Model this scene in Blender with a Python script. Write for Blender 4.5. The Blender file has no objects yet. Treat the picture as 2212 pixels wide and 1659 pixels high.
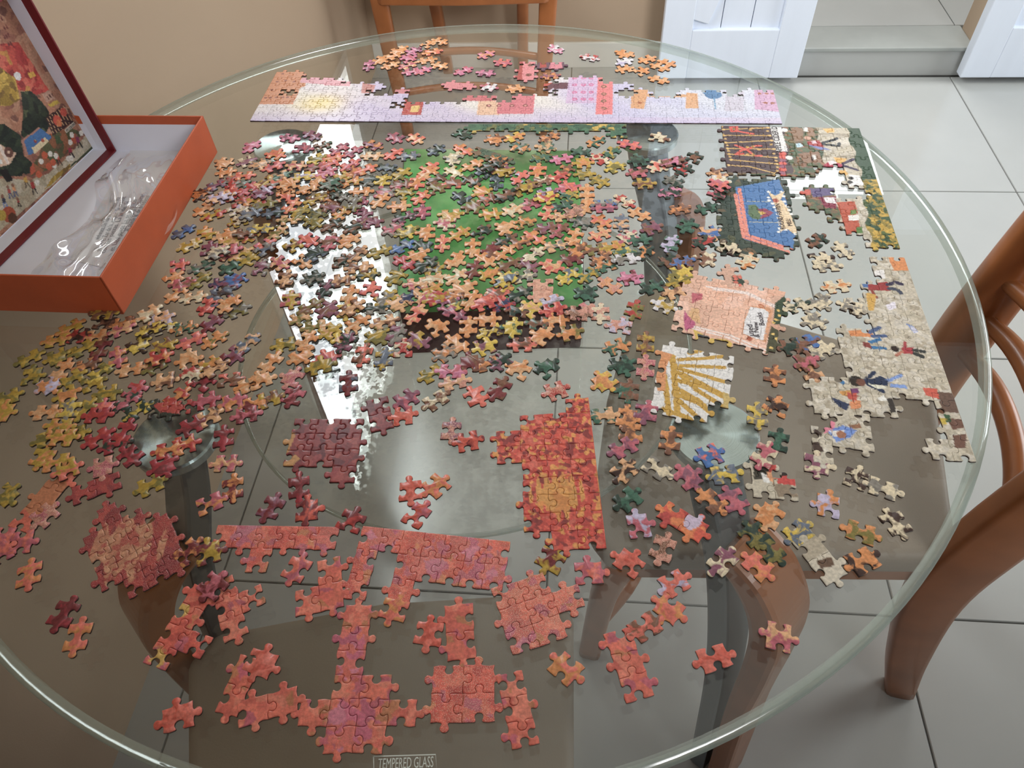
import bpy, bmesh, math, random
import numpy as np
from mathutils import Vector, Matrix
from mathutils.geometry import delaunay_2d_cdt

# ------------------------------------------------------------------ camera, light, exposure
FPX, PITCH, ROLL, HCAM = 1596.9456, 0.88391357, -0.06808143, 0.52224713
TZ = 0.75                                # top of the glass
CZ = TZ + HCAM
FT = -0.127941                           # direction of the tiled floor and the walls
CX, CY, RT = -0.0539417, 0.6176942, 0.5300
scene = bpy.context.scene
COL = scene.collection

cam_d = bpy.data.cameras.new('camera')
cam = bpy.data.objects.new('camera', cam_d)
COL.objects.link(cam)
cam_d.sensor_fit = 'HORIZONTAL'
cam_d.sensor_width = 36.0
cam_d.lens = FPX / 2212.0 * 36.0
cam_d.clip_start = 0.01
cp_, sp_ = math.cos(PITCH), math.sin(PITCH)
_f = Vector((0, cp_, -sp_)); _u = Vector((0, sp_, cp_)); _r = Vector((1, 0, 0))
_c, _s = math.cos(ROLL), math.sin(ROLL)
_X = _r * _c + _u * _s
_Y = -_r * _s + _u * _c
cam.matrix_world = Matrix(((_X.x, _Y.x, -_f.x, 0), (_X.y, _Y.y, -_f.y, 0), (_X.z, _Y.z, -_f.z, CZ), (0, 0, 0, 1)))
scene.camera = cam

scene.view_settings.view_transform = 'Standard'
scene.view_settings.look = 'None'
scene.view_settings.gamma = 1.0
scene.view_settings.use_curve_mapping = False
scene.view_settings.exposure = 0.10
scene.cycles.transparent_max_bounces = 24
scene.cycles.max_bounces = 10

world = bpy.data.worlds.new('daylight'); scene.world = world
world.use_nodes = True
wbg = world.node_tree.nodes['Background']
wbg.inputs[0].default_value = (0.86, 0.94, 1.0, 1)
wbg.inputs[1].default_value = 0.13

E1 = np.array([math.cos(FT), math.sin(FT)]); E2 = np.array([-math.sin(FT), math.cos(FT)])
def ab(a, b, z=0.0):
    p = E1 * a + E2 * b
    return Vector((p[0], p[1], z))

def area(name, loc, target, sx, sy, power, col):
    d = bpy.data.lights.new(name, 'AREA'); d.shape = 'RECTANGLE'; d.size = sx; d.size_y = sy
    d.energy = power; d.color = col
    o = bpy.data.objects.new(name, d); COL.objects.link(o)
    o.location = loc
    o.rotation_euler = (Vector(target) - Vector(loc)).to_track_quat('-Z', 'Y').to_euler()
    return o
# daylight: the window in the left wall, the glazed opening on the right, the room behind the sliding doors
area('window_daylight', ab(-0.735, 1.665, 1.745), ab(0.0, 1.665, 1.745), 0.93, 0.93, 34.0, (0.93, 0.97, 1.0))
area('side_daylight', ab(2.7, 1.60, 1.12), ab(0.0, 1.65, 0.7), 1.3, 1.3, 30.0, (0.95, 0.98, 1.0))
area('back_room_daylight', ab(0.9, 3.4, 2.68), ab(0.9, 3.2, 0.0), 1.4, 1.0, 40.0, (0.97, 0.98, 1.0))

wall_fill = area('back_wall_fill', ab(1.3, -0.9, 2.2), ab(-0.15, 2.44, 0.45), 0.8, 0.8, 6.5, (0.98, 0.98, 1.0)); wall_fill.data.spread = math.radians(58)  # added narrow fill lamp behind the camera, brightens the dark back wall; no window there

# ------------------------------------------------------------------ helpers
def ray(px, py):
    x = (px - 1106.0) / FPX; y = -(py - 829.5) / FPX
    x, y = _c * x - _s * y, _s * x + _c * y
    return np.array([x, cp_ + y * sp_, -sp_ + y * cp_])
def P(px, py, z=TZ):
    d = ray(px, py); t = (z - CZ) / d[2]
    return d[:2] * t
def onplane(px, py, o, n):
    d = ray(px, py); c = np.array([0, 0, CZ])
    return c + d * (np.dot(np.array(o) - c, n) / np.dot(d, n))

def srgb(r, g, b):
    f = lambda v: (v / 255.0 / 12.92) if v <= 10 else ((v / 255.0 + 0.055) / 1.055) ** 2.4
    return (f(r), f(g), f(b))

def link(name, me, mat=None, parent=None):
    o = bpy.data.objects.new(name, me); COL.objects.link(o)
    if mat is not None and hasattr(me, 'materials') and not me.materials: me.materials.append(mat)
    if parent is not None: o.parent = parent
    return o
def empty(name, loc=(0, 0, 0), rz=0.0):
    o = bpy.data.objects.new(name, None); COL.objects.link(o)
    o.empty_display_size = 0.05
    o.location = loc; o.rotation_euler = (0, 0, rz)
    return o
def tag(o, label, cat, group=None):
    o['label'] = label; o['category'] = cat
    if group: o['group'] = group
    return o
def struct(o, label=None):
    o['kind'] = 'structure'
    if label: o['label'] = label
    return o
def mesh(name, v, f, smooth=False):
    me = bpy.data.meshes.new(name); me.from_pydata([tuple(map(float, p)) for p in v], [], f); me.update()
    if smooth: me.polygons.foreach_set('use_smooth', [True] * len(me.polygons))
    return me
def box_bm(bm, lo, hi):
    m = Matrix.Translation([(a + b) / 2 for a, b in zip(lo, hi)]) @ Matrix.Diagonal([b - a for a, b in zip(lo, hi)] + [1])
    return bmesh.ops.create_cube(bm, size=1, matrix=m)
def from_bm(name, bm, smooth=False, bevel=0.0, seg=2):
    if bevel > 0:
        bmesh.ops.bevel(bm, geom=[e for e in bm.edges if len(e.link_faces) == 2 and e.calc_face_angle(0) > 0.5], offset=bevel, segments=seg, profile=0.6, affect='EDGES')
    bmesh.ops.recalc_face_normals(bm, faces=bm.faces)
    me = bpy.data.meshes.new(name); bm.to_mesh(me); bm.free()
    if smooth: me.polygons.foreach_set('use_smooth', [True] * len(me.polygons))
    return me
def box(name, lo, hi, mat, parent=None, bevel=0.0):
    bm = bmesh.new(); box_bm(bm, lo, hi)
    return link(name, from_bm(name, bm, False, bevel), mat, parent)
def tube_mesh(name, pts, rad, n=10, cap=True):
    pts = [Vector(p) for p in pts]; rad = rad if hasattr(rad, '__len__') else [rad] * len(pts)
    v = []; f = []; ref = Vector((0, 0, 1))
    for i, p in enumerate(pts):
        t = (pts[min(i + 1, len(pts) - 1)] - pts[max(i - 1, 0)]).normalized()
        if abs(t.dot(ref)) > 0.95: ref = Vector((1, 0, 0))
        a = t.cross(ref).normalized(); b = t.cross(a)
        for k in range(n):
            w = 2 * math.pi * k / n
            v.append(p + (a * math.cos(w) + b * math.sin(w)) * rad[i])
    for i in range(len(pts) - 1):
        for k in range(n):
            f.append((i * n + k, i * n + (k + 1) % n, (i + 1) * n + (k + 1) % n, (i + 1) * n + k))
    if cap: f.append(tuple(range(n))); f.append(tuple(range((len(pts) - 1) * n, len(pts) * n)))
    return mesh(name, v, f, True)
def sweep_mesh(name, pts, widths, thick, wdir, rnd=0.25):
    """flat curved member: section width along wdir, thickness across; rounded rectangle section"""
    pts = [Vector(p) for p in pts]; wd = Vector(wdir).normalized(); v = []; f = []; n = 12
    for i, p in enumerate(pts):
        t = (pts[min(i + 1, len(pts) - 1)] - pts[max(i - 1, 0)]).normalized()
        w_ = (wd - t * wd.dot(t)).normalized(); q = t.cross(w_)
        hw = widths[i] / 2; ht = (thick[i] if hasattr(thick, '__len__') else thick) / 2; r = min(hw, ht) * rnd * 2
        for sx, sy, a0 in ((1, 1, 0), (-1, 1, 90), (-1, -1, 180), (1, -1, 270)):
            for k in range(3):
                an = math.radians(a0 + 45 * k)
                v.append(p + w_ * (sx * (hw - r) + r * math.cos(an)) + q * (sy * (ht - r) + r * math.sin(an)))
    for i in range(len(pts) - 1):
        for k in range(n): f.append((i * n + k, i * n + (k + 1) % n, (i + 1) * n + (k + 1) % n, (i + 1) * n + k))
    f.append(tuple(range(n))); f.append(tuple(range((len(pts) - 1) * n, len(pts) * n)))
    me = mesh(name, v, f, True)
    bm = bmesh.new(); bm.from_mesh(me); bmesh.ops.recalc_face_normals(bm, faces=bm.faces); bm.to_mesh(me); bm.free()
    return me
def bez(pts, n=16):
    """Catmull-Rom through pts"""
    pts = [np.array(p, float) for p in pts]; out = []
    q = [2 * pts[0] - pts[1]] + pts + [2 * pts[-1] - pts[-2]]
    for i in range(1, len(q) - 2):
        for k in range(n):
            t = k / n
            out.append(0.5 * ((2 * q[i]) + (-q[i - 1] + q[i + 1]) * t + (2 * q[i - 1] - 5 * q[i] + 4 * q[i + 1] - q[i + 2]) * t * t + (-q[i - 1] + 3 * q[i] - 3 * q[i + 1] + q[i + 2]) * t ** 3))
    out.append(pts[-1]); return out
def interp(pts, n): # widths along the same spline
    return [float(x[0]) for x in bez([(p,) for p in pts], n)]

# ------------------------------------------------------------------ materials
def newmat(name):
    m = bpy.data.materials.new(name); m.use_nodes = True
    nt = m.node_tree; nt.nodes.clear()
    out = nt.nodes.new('ShaderNodeOutputMaterial')
    return m, nt, out
def N(nt, t, **kw):
    n = nt.nodes.new(t)
    for k, v in kw.items(): setattr(n, k, v)
    return n
def simple(name, col, rough=0.5, metal=0.0, spec=0.5, var=0.06, scale=20.0, bump=0.0, bscale=200.0, stretch=None, coat=0.0, col2=None):
    m, nt, out = newmat(name)
    b = N(nt, 'ShaderNodeBsdfPrincipled'); nt.links.new(b.outputs[0], out.inputs[0])
    b.inputs['Roughness'].default_value = rough; b.inputs['Metallic'].default_value = metal
    b.inputs['Specular IOR Level'].default_value = spec; b.inputs['Coat Weight'].default_value = coat
    tc = N(nt, 'ShaderNodeTexCoord'); mp = N(nt, 'ShaderNodeMapping')
    nt.links.new(tc.outputs['Object'], mp.inputs[0])
    if stretch: mp.inputs['Scale'].default_value = stretch
    nz = N(nt, 'ShaderNodeTexNoise'); nz.inputs['Scale'].default_value = scale; nz.inputs['Detail'].default_value = 4
    nt.links.new(mp.outputs[0], nz.inputs['Vector'])
    cr = N(nt, 'ShaderNodeValToRGB')
    lo = [c * (1 - var) for c in col]; hi = [min(1, c * (1 + var)) for c in (col2 or col)]
    cr.color_ramp.elements[0].position = 0.3; cr.color_ramp.elements[1].position = 0.7
    cr.color_ramp.elements[0].color = (*lo, 1); cr.color_ramp.elements[1].color = (*hi, 1)
    nt.links.new(nz.outputs['Fac'], cr.inputs[0]); nt.links.new(cr.outputs[0], b.inputs['Base Color'])
    if bump > 0:
        n2 = N(nt, 'ShaderNodeTexNoise'); n2.inputs['Scale'].default_value = bscale
        nt.links.new(mp.outputs[0], n2.inputs['Vector'])
        bp = N(nt, 'ShaderNodeBump'); bp.inputs['Strength'].default_value = bump; bp.inputs['Distance'].default_value = 0.001
        nt.links.new(n2.outputs['Fac'], bp.inputs['Height']); nt.links.new(bp.outputs[0], b.inputs['Normal'])
    return m
def glassmat(name, tint, gain=1.0, rough=0.0, base=0.04):
    """thin sheet of glass: tinted see-through plus a Schlick-weighted mirror"""
    m, nt, out = newmat(name)
    tr = N(nt, 'ShaderNodeBsdfTransparent'); tr.inputs[0].default_value = (*tint, 1)
    gl = N(nt, 'ShaderNodeBsdfGlossy'); gl.inputs['Roughness'].default_value = rough
    gl.inputs['Color'].default_value = (1, 1, 1, 1)
    lw = N(nt, 'ShaderNodeLayerWeight'); lw.inputs['Blend'].default_value = 0.5
    pw = N(nt, 'ShaderNodeMath', operation='POWER'); pw.inputs[1].default_value = 5
    nt.links.new(lw.outputs['Facing'], pw.inputs[0])
    ma = N(nt, 'ShaderNodeMath', operation='MULTIPLY_ADD'); ma.inputs[1].default_value = (1 - base) * gain; ma.inputs[2].default_value = base * gain
    ma.use_clamp = True
    nt.links.new(pw.outputs[0], ma.inputs[0])
    mx = N(nt, 'ShaderNodeMixShader')
    nt.links.new(ma.outputs[0], mx.inputs[0]); nt.links.new(tr.outputs[0], mx.inputs[1]); nt.links.new(gl.outputs[0], mx.inputs[2])
    nt.links.new(mx.outputs[0], out.inputs[0])
    return m

M = {}
M['wall'] = simple('tan_wall_paint', srgb(186, 164, 140), 0.85, var=0.02, scale=3, bump=0.12, bscale=400)
M['white_wall'] = simple('white_wall_paint', srgb(228, 228, 222), 0.8, var=0.02, scale=3)
M['ceiling'] = simple('ceiling_paint', srgb(232, 230, 222), 0.9, var=0.01)
M['tile'] = simple('porcelain_tile', srgb(182, 184, 181), 0.16, var=0.03, scale=5, spec=0.5)
M['grout'] = simple('grout', srgb(120, 120, 116), 0.9)
M['door'] = simple('white_door_paint', srgb(232, 240, 252), 0.45, var=0.015, scale=6, stretch=(6, 6, 0.6), bump=0.1, bscale=90)
M['wood'] = simple('orange_stained_wood', srgb(160, 98, 56), 0.32, var=0.16, scale=14, stretch=(1, 1, 1), spec=0.5, coat=0.15)
M['seat'] = simple('taupe_vinyl', srgb(154, 140, 124), 0.55, var=0.03, scale=8, bump=0.15, bscale=500)
M['glass'] = glassmat('clear_green_glass', (0.965, 0.98, 0.968))
M['edge'] = None
M['plastic'] = glassmat('clear_plastic_film', (0.97, 0.972, 0.98), 2.4, 0.10, 0.06)
M['wrap'] = glassmat('clear_shrink_wrap', (0.97, 0.98, 0.975), 1.2, 0.05, 0.05)
M['orange'] = simple('orange_box_paper', srgb(194, 92, 54), 0.55, var=0.05, scale=30, bump=0.2, bscale=900)
M['redpaper'] = simple('dark_red_box_paper', srgb(118, 30, 36), 0.5, var=0.06, scale=30, bump=0.15, bscale=900)
M['whitecard'] = simple('white_card', srgb(238, 240, 250), 0.7, var=0.02, scale=12)
M['paper'] = simple('paper_sheet', srgb(232, 232, 234), 0.8, var=0.02, scale=12)
M['ink'] = simple('grey_ink', srgb(142, 146, 152), 0.8)
M['blackink'] = simple('dark_ink', srgb(52, 38, 44), 0.6)
M['frost'] = simple('frosted_etching', srgb(206, 212, 204), 0.7)
M['maroonbox'] = simple('maroon_box_side', srgb(110, 46, 54), 0.5, var=0.15, scale=25, col2=srgb(96, 70, 78))
M['step'] = simple('grey_step_nosing', srgb(166, 170, 166), 0.4, var=0.03)
M['rubber'] = simple('black_rubber', srgb(40, 40, 42), 0.7)
M['steelbar'] = simple('grey_steel_bar', srgb(128, 136, 142), 0.36, metal=0.85, var=0.08, scale=30, stretch=(1, 1, 0.1))

def edge_mat():
    m, nt, out = newmat('polished_glass_edge')
    tr = N(nt, 'ShaderNodeBsdfTransparent'); tr.inputs[0].default_value = (0.74, 0.80, 0.76, 1)
    df = N(nt, 'ShaderNodeBsdfDiffuse'); df.inputs[0].default_value = (*srgb(196, 206, 196), 1)
    gl = N(nt, 'ShaderNodeBsdfGlossy'); gl.inputs['Roughness'].default_value = 0.12
    m1 = N(nt, 'ShaderNodeMixShader'); m1.inputs[0].default_value = 0.27
    nt.links.new(tr.outputs[0], m1.inputs[1]); nt.links.new(df.outputs[0], m1.inputs[2])
    m2 = N(nt, 'ShaderNodeMixShader'); m2.inputs[0].default_value = 0.16
    nt.links.new(m1.outputs[0], m2.inputs[1]); nt.links.new(gl.outputs[0], m2.inputs[2])
    nt.links.new(m2.outputs[0], out.inputs[0])
    return m
M['edge'] = edge_mat()
def steel_disc_mat():
    m, nt, out = newmat('brushed_steel_disc')
    b = N(nt, 'ShaderNodeBsdfPrincipled'); nt.links.new(b.outputs[0], out.inputs[0])
    b.inputs['Metallic'].default_value = 0.9; b.inputs['Roughness'].default_value = 0.27
    b.inputs['Anisotropic'].default_value = 0.95; b.inputs['Anisotropic Rotation'].default_value = 0.25
    tg = N(nt, 'ShaderNodeTangent', direction_type='RADIAL', axis='Z')
    nt.links.new(tg.outputs[0], b.inputs['Tangent'])
    tc = N(nt, 'ShaderNodeTexCoord')
    gr = N(nt, 'ShaderNodeVectorMath', operation='LENGTH'); nt.links.new(tc.outputs['Object'], gr.inputs[0])
    nz = N(nt, 'ShaderNodeTexNoise', noise_dimensions='1D'); nz.inputs['Scale'].default_value = 1500
    nt.links.new(gr.outputs['Value'], nz.inputs['W'])
    cr = N(nt, 'ShaderNodeValToRGB')
    cr.color_ramp.elements[0].color = (*srgb(168, 182, 184), 1); cr.color_ramp.elements[1].color = (*srgb(214, 226, 228), 1)
    nt.links.new(nz.outputs['Fac'], cr.inputs[0]); nt.links.new(cr.outputs[0], b.inputs['Base Color'])
    return m
M['disc'] = steel_disc_mat()

def green_mat():
    m, nt, out = newmat('green_printed_card')
    b = N(nt, 'ShaderNodeBsdfPrincipled'); nt.links.new(b.outputs[0], out.inputs[0])
    b.inputs['Roughness'].default_value = 0.35
    tc = N(nt, 'ShaderNodeTexCoord')
    nz = N(nt, 'ShaderNodeTexNoise'); nz.inputs['Scale'].default_value = 11; nz.inputs['Detail'].default_value = 2
    nt.links.new(tc.outputs['Object'], nz.inputs['Vector'])
    cr = N(nt, 'ShaderNodeValToRGB'); e = cr.color_ramp.elements
    e[0].position = 0.3; e[0].color = (*srgb(112, 214, 118), 1)
    e[1].position = 0.72; e[1].color = (*srgb(196, 255, 196), 1)
    x = e.new(0.5); x.color = (*srgb(136, 240, 140), 1)
    nt.links.new(nz.outputs['Fac'], cr.inputs[0]); nt.links.new(cr.outputs[0], b.inputs['Base Color'])
    return m
M['green'] = green_mat()

def print_mat():
    """printed jigsaw card: two print colours per vertex, mottled by noise, optional glitter speck (alpha of cb)"""
    m, nt, out = newmat('printed_jigsaw_card')
    b = N(nt, 'ShaderNodeBsdfPrincipled'); nt.links.new(b.outputs[0], out.inputs[0])
    b.inputs['Roughness'].default_value = 0.30; b.inputs['Specular IOR Level'].default_value = 0.35
    A = N(nt, 'ShaderNodeAttribute', attribute_name='ca'); B = N(nt, 'ShaderNodeAttribute', attribute_name='cb')
    C = N(nt, 'ShaderNodeAttribute', attribute_name='pc')
    n1 = N(nt, 'ShaderNodeTexNoise'); n1.inputs['Scale'].default_value = 120; n1.inputs['Detail'].default_value = 3.5; n1.inputs['Distortion'].default_value = 0.6
    nt.links.new(C.outputs['Vector'], n1.inputs['Vector'])
    mr = N(nt, 'ShaderNodeMapRange'); mr.inputs[1].default_value = 0.47; mr.inputs[2].default_value = 0.56
    nt.links.new(n1.outputs['Fac'], mr.inputs[0])
    mx = N(nt, 'ShaderNodeMix', data_type='RGBA')
    nt.links.new(mr.outputs[0], mx.inputs[0]); nt.links.new(A.outputs['Color'], mx.inputs[6]); nt.links.new(B.outputs['Color'], mx.inputs[7])
    n2 = N(nt, 'ShaderNodeTexNoise'); n2.inputs['Scale'].default_value = 420; n2.inputs['Detail'].default_value = 3
    nt.links.new(C.outputs['Vector'], n2.inputs['Vector'])
    m2 = N(nt, 'ShaderNodeMapRange'); m2.inputs[1].default_value = 0.3; m2.inputs[2].default_value = 0.7; m2.inputs[3].default_value = 0.8; m2.inputs[4].default_value = 1.2
    nt.links.new(n2.outputs['Fac'], m2.inputs[0])
    mu = N(nt, 'ShaderNodeMix', data_type='RGBA', blend_type='MULTIPLY'); mu.inputs[0].default_value = 1
    nt.links.new(mx.outputs[2], mu.inputs[6]); nt.links.new(m2.outputs[0], mu.inputs[7])
    n3 = N(nt, 'ShaderNodeTexNoise'); n3.inputs['Scale'].default_value = 1500; n3.inputs['Detail'].default_value = 1
    nt.links.new(C.outputs['Vector'], n3.inputs['Vector'])
    m3 = N(nt, 'ShaderNodeMapRange'); m3.inputs[1].default_value = 0.56; m3.inputs[2].default_value = 0.62
    nt.links.new(n3.outputs['Fac'], m3.inputs[0])
    m4 = N(nt, 'ShaderNodeMath', operation='MULTIPLY'); nt.links.new(m3.outputs[0], m4.inputs[0]); nt.links.new(B.outputs['Alpha'], m4.inputs[1])
    sp = N(nt, 'ShaderNodeMix', data_type='RGBA'); sp.inputs[7].default_value = (*srgb(240, 200, 175), 1)
    nt.links.new(m4.outputs[0], sp.inputs[0]); nt.links.new(mu.outputs[2], sp.inputs[6])
    hs = N(nt, 'ShaderNodeHueSaturation'); hs.inputs['Saturation'].default_value = 0.92; hs.inputs['Value'].default_value = 0.93
    nt.links.new(sp.outputs[2], hs.inputs['Color']); nt.links.new(hs.outputs[0], b.inputs['Base Color'])
    bp = N(nt, 'ShaderNodeBump'); bp.inputs['Strength'].default_value = 0.12; bp.inputs['Distance'].default_value = 0.0006
    nt.links.new(n2.outputs['Fac'], bp.inputs['Height']); nt.links.new(bp.outputs[0], b.inputs['Normal'])
    return m
M['print'] = print_mat()
# ------------------------------------------------------------------ the room (coordinates a, b along the tiles)
WB, WL, WH, WB2 = 2.37, -0.712, 2.75, 2.44     # the tan wall stands back from the wall of the doors
def room(o):
    o.rotation_euler = (0, 0, FT); return o
TS, OA, OB = 0.60639, 0.572026, 1.756019
floor = struct(room(box('floor', (WL, -2.0, -0.06), (3.6, WB2, -0.004), M['grout'])), 'pale grey porcelain tile floor with dark thin joints')
tb = bmesh.new(); g = 0.0016
box_bm(tb, (g, g, -0.012), (TS - g, TS - g, 0.0)); tile_me = from_bm('floor_tile', tb, False, 0.0012, 1); tile_me.materials.append(M['tile'])
for i in range(-3, 5):
    for j in range(-4, 3):
        a0 = OA + i * TS; b0 = OB + (j - 1) * TS + TS
        if a0 + TS <= WL or b0 >= WB2 - 0.02 or (b0 >= WB - 0.02 and a0 > 0.3): continue
        lo = max(a0, WL - 0.02)
        if lo > a0 + 0.001:
            q = bmesh.new(); box_bm(q, (lo + g - a0, g, -0.012), (TS - g, TS - g, 0.0)); me = from_bm('floor_tile', q); me.materials.append(M['tile'])
        else: me = tile_me
        t = link('floor_tile', me, None, floor); t.location = (a0, b0, 0)
# left wall with a window, back wall with the opening to the next room
wl = bmesh.new(); W0, W1, S0, S1_ = 1.20, 2.13, 1.28, 2.21
for lo, hi in (((WL - 0.14, -2, 0), (WL, W0, WH)), ((WL - 0.14, W1, 0), (WL, WB2 + 0.14, WH)), ((WL - 0.14, W0, 0), (WL, W1, S0)), ((WL - 0.14, W0, S1_), (WL, W1, WH))): box_bm(wl, lo, hi)
struct(room(link('wall_left', from_bm('wall_left', wl), M['wall'])), 'tan painted wall beside the table')
win = struct(room(link('window_1', mesh('window_1', [], []), M['white_wall'])), 'white framed window high in the tan wall')
wf = bmesh.new()
for lo, hi in (((WL - 0.022, W0, S0), (WL + 0.006, W0 + 0.035, S1_)), ((WL - 0.022, W1 - 0.035, S0), (WL + 0.006, W1, S1_)), ((WL - 0.022, W0, S0), (WL + 0.006, W1, S0 + 0.035)), ((WL - 0.022, W0, S1_ - 0.035), (WL + 0.006, W1, S1_))): box_bm(wf, lo, hi)
link('window_frame', from_bm('window_frame', wf), M['white_wall'], win)
OP0, OP1 = 0.62, 1.215
wb = bmesh.new()
for lo, hi in (((WL, WB2, 0), (0.33, WB2 + 0.12, WH)), ((0.33, WB, 0), (OP0, WB + 0.12, WH)), ((0.33, WB + 0.12, 0), (0.45, WB2 + 0.12, WH)), ((OP1, WB, 0), (3.6, WB + 0.12, WH)), ((OP0, WB, 2.05), (OP1, WB + 0.12, WH))): box_bm(wb, lo, hi)
struct(room(link('wall_back', from_bm('wall_back', wb), M['wall'])), 'tan painted wall behind the far chair')
struct(room(box('ceiling', (WL - 0.14, -0.6, WH), (3.6, 5.2, WH + 0.1), M['ceiling'])))
struct(room(box('baseboard_back', (WL, WB2 - 0.012, 0), (0.33, WB2, 0.085), M['white_wall'], None, 0.003)), 'white tile skirting under the tan wall')
# step and the floor of the next room
stp = struct(room(box('trim_1', (OP0, WB - 0.002, 0.0), (OP1, WB + 0.14, 0.088), M['tile'], None, 0.004)), 'grey tiled step between the two rooms')
st2 = struct(room(box('trim_2', (OP0, WB - 0.010, 0.083), (OP1, WB + 0.14, 0.096), M['step'], None, 0.004)), 'pale nosing on the tiled step')
f2 = struct(room(box('floor_next_room', (-0.8, WB + 0.12, 0.0), (3.6, 5.0, 0.086), M['grout'])), 'pale tile floor of the next room')
for i in range(-1, 4):
    for j in range(0, 4):
        t = link('floor_tile', tile_me, None, f2); t.location = (OA + i * TS + 0.02, WB + 0.14 + j * TS, 0.096)
struct(room(box('wall_next_room', (-0.8, 5.0, 0), (3.6, 5.1, WH), M['white_wall'])))
# two sliding doors hanging in front of the wall
def door(n, a0, width, flip, lab):
    t = 0.038; b1 = WB - 0.055 + t * 0; z0, z1 = 0.022, 2.08
    root = struct(room(link('door_%d' % n, mesh('door_%d' % n, [], []), M['door'])), lab)
    d0 = b1; d1 = b1 + t
    for k in range(3):          # tongue and groove boards
        w = (width - 0.17) / 3
        box('door_board', (a0 + 0.085 + k * w + 0.001, d0 + 0.016, z0 + 0.05), (a0 + 0.085 + (k + 1) * w - 0.001, d1 - 0.003, z1 - 0.05), M['door'], root, 0.002)
    for s0 in (a0, a0 + width - 0.09):
        box('door_stile', (s0, d0, z0), (s0 + 0.09, d1, z1), M['door'], root, 0.003)
    for zz, hh in ((z0, 0.155), (1.02, 0.11), (z1 - 0.12, 0.12)):
        box('door_rail', (a0 + 0.0895, d0 + 0.0005, zz), (a0 + width - 0.0895, d1, zz + hh), M['door'], root, 0.003)
    # diagonal braces
    for zb, zt in ((z0 + 0.155, 1.02), (1.13, z1 - 0.12)):
        x0, x1 = a0 + 0.09, a0 + width - 0.09
        if flip: x0, x1 = x1, x0
        L = math.hypot(x1 - x0, zt - zb); an = math.atan2(zt - zb, x1 - x0)
        b = bmesh.new(); box_bm(b, (-L / 2 + 0.03, -0.006, -0.038), (L / 2 - 0.03, 0.006, 0.038))
        bmesh.ops.transform(b, matrix=Matrix.Translation(((x0 + x1) / 2, d0 + 0.0085, (zb + zt) / 2)) @ Matrix.Rotation(-an, 4, 'Y'), verts=b.verts)
        link('door_brace', from_bm('door_brace', b, False, 0.002), M['door'], root)
door(1, 0.246, 0.442, False, 'white panelled sliding door with a diagonal brace, beside the tan wall')
door(2, 1.186, 0.442, True, 'white panelled sliding door on the far side of the step')

# ------------------------------------------------------------------ table
table = tag(empty('glass_dining_table', (CX, CY, 0)), 'round clear glass dining table on four bowed steel and wood legs', 'table')
def lathe(name, prof, n=128):
    v = []; f = []
    for r, z in prof:
        for k in range(n):
            w = 2 * math.pi * k / n; v.append((r * math.cos(w), r * math.sin(w), z))
    for i in range(len(prof) - 1):
        for k in range(n): f.append((i * n + k, i * n + (k + 1) % n, (i + 1) * n + (k + 1) % n, (i + 1) * n + k))
    return v, f, n
def disc_sheet(name, r, z0, z1, mat, parent):
    v, f, n = lathe(name, [(r, z0), (r, z0 + 0.0001)], 128)
    v = [(r * math.cos(2 * math.pi * k / 128), r * math.sin(2 * math.pi * k / 128), z) for z in (z0, z1) for k in range(128)]
    return link(name, mesh(name, v, [tuple(range(127, -1, -1)), tuple(range(128, 256))]), mat, parent)
top = disc_sheet('glass_top', RT - 0.009, TZ - 0.012, TZ, M['glass'], table)
pr = [(RT - 0.009, TZ)] + [(RT - 0.009 + 0.009 * math.sin(a), TZ - 0.006 + 0.006 * math.cos(a)) for a in np.linspace(0.15, math.pi - 0.15, 11)] + [(RT - 0.009, TZ - 0.012)]
v, f, n = lathe('e', pr, 160)
link('polished_edge', mesh('polished_edge', v, f, True), M['edge'], table)
ZS, RS = 0.612, 0.272
disc_sheet('lower_shelf', RS - 0.004, ZS, ZS + 0.008, M['glass'], table)
pr = [(RS - 0.004, ZS + 0.008)] + [(RS - 0.004 + 0.004 * math.sin(a), ZS + 0.004 + 0.004 * math.cos(a)) for a in np.linspace(0.15, math.pi - 0.15, 7)] + [(RS - 0.004, ZS)]
v, f, n = lathe('e', pr, 120)
link('shelf_edge', mesh('shelf_edge', v, f, True), M['edge'], table)

def rz_prism(name, poly, width, mat, parent, bev=0.004):
    """closed (r, z) outline extruded tangentially"""
    bm = bmesh.new()
    a = [bm.verts.new((r, -width / 2, z)) for r, z in poly]; bm.faces.new(a)
    e = bmesh.ops.extrude_face_region(bm, geom=bm.faces[:])
    bmesh.ops.translate(bm, vec=(0, width, 0), verts=[x for x in e['geom'] if isinstance(x, bmesh.types.BMVert)])
    me = from_bm(name, bm, False, bev, 2)
    return link(name, me, mat, parent)
def band(pts, t):
    """outline of a curve in (r, z) with thickness t"""
    c = bez(pts, 8); L = []; R_ = []
    tt = t if hasattr(t, '__len__') else None
    for i, p in enumerate(c):
        d = np.array(c[min(i + 1, len(c) - 1)]) - np.array(c[max(i - 1, 0)]); d /= np.linalg.norm(d); n_ = np.array([-d[1], d[0]])
        h = (np.interp(i / (len(c) - 1), np.linspace(0, 1, len(tt)), tt) if tt else t) / 2
        L.append(p + n_ * h); R_.append(p - n_ * h)
    return L + R_[::-1]
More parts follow.
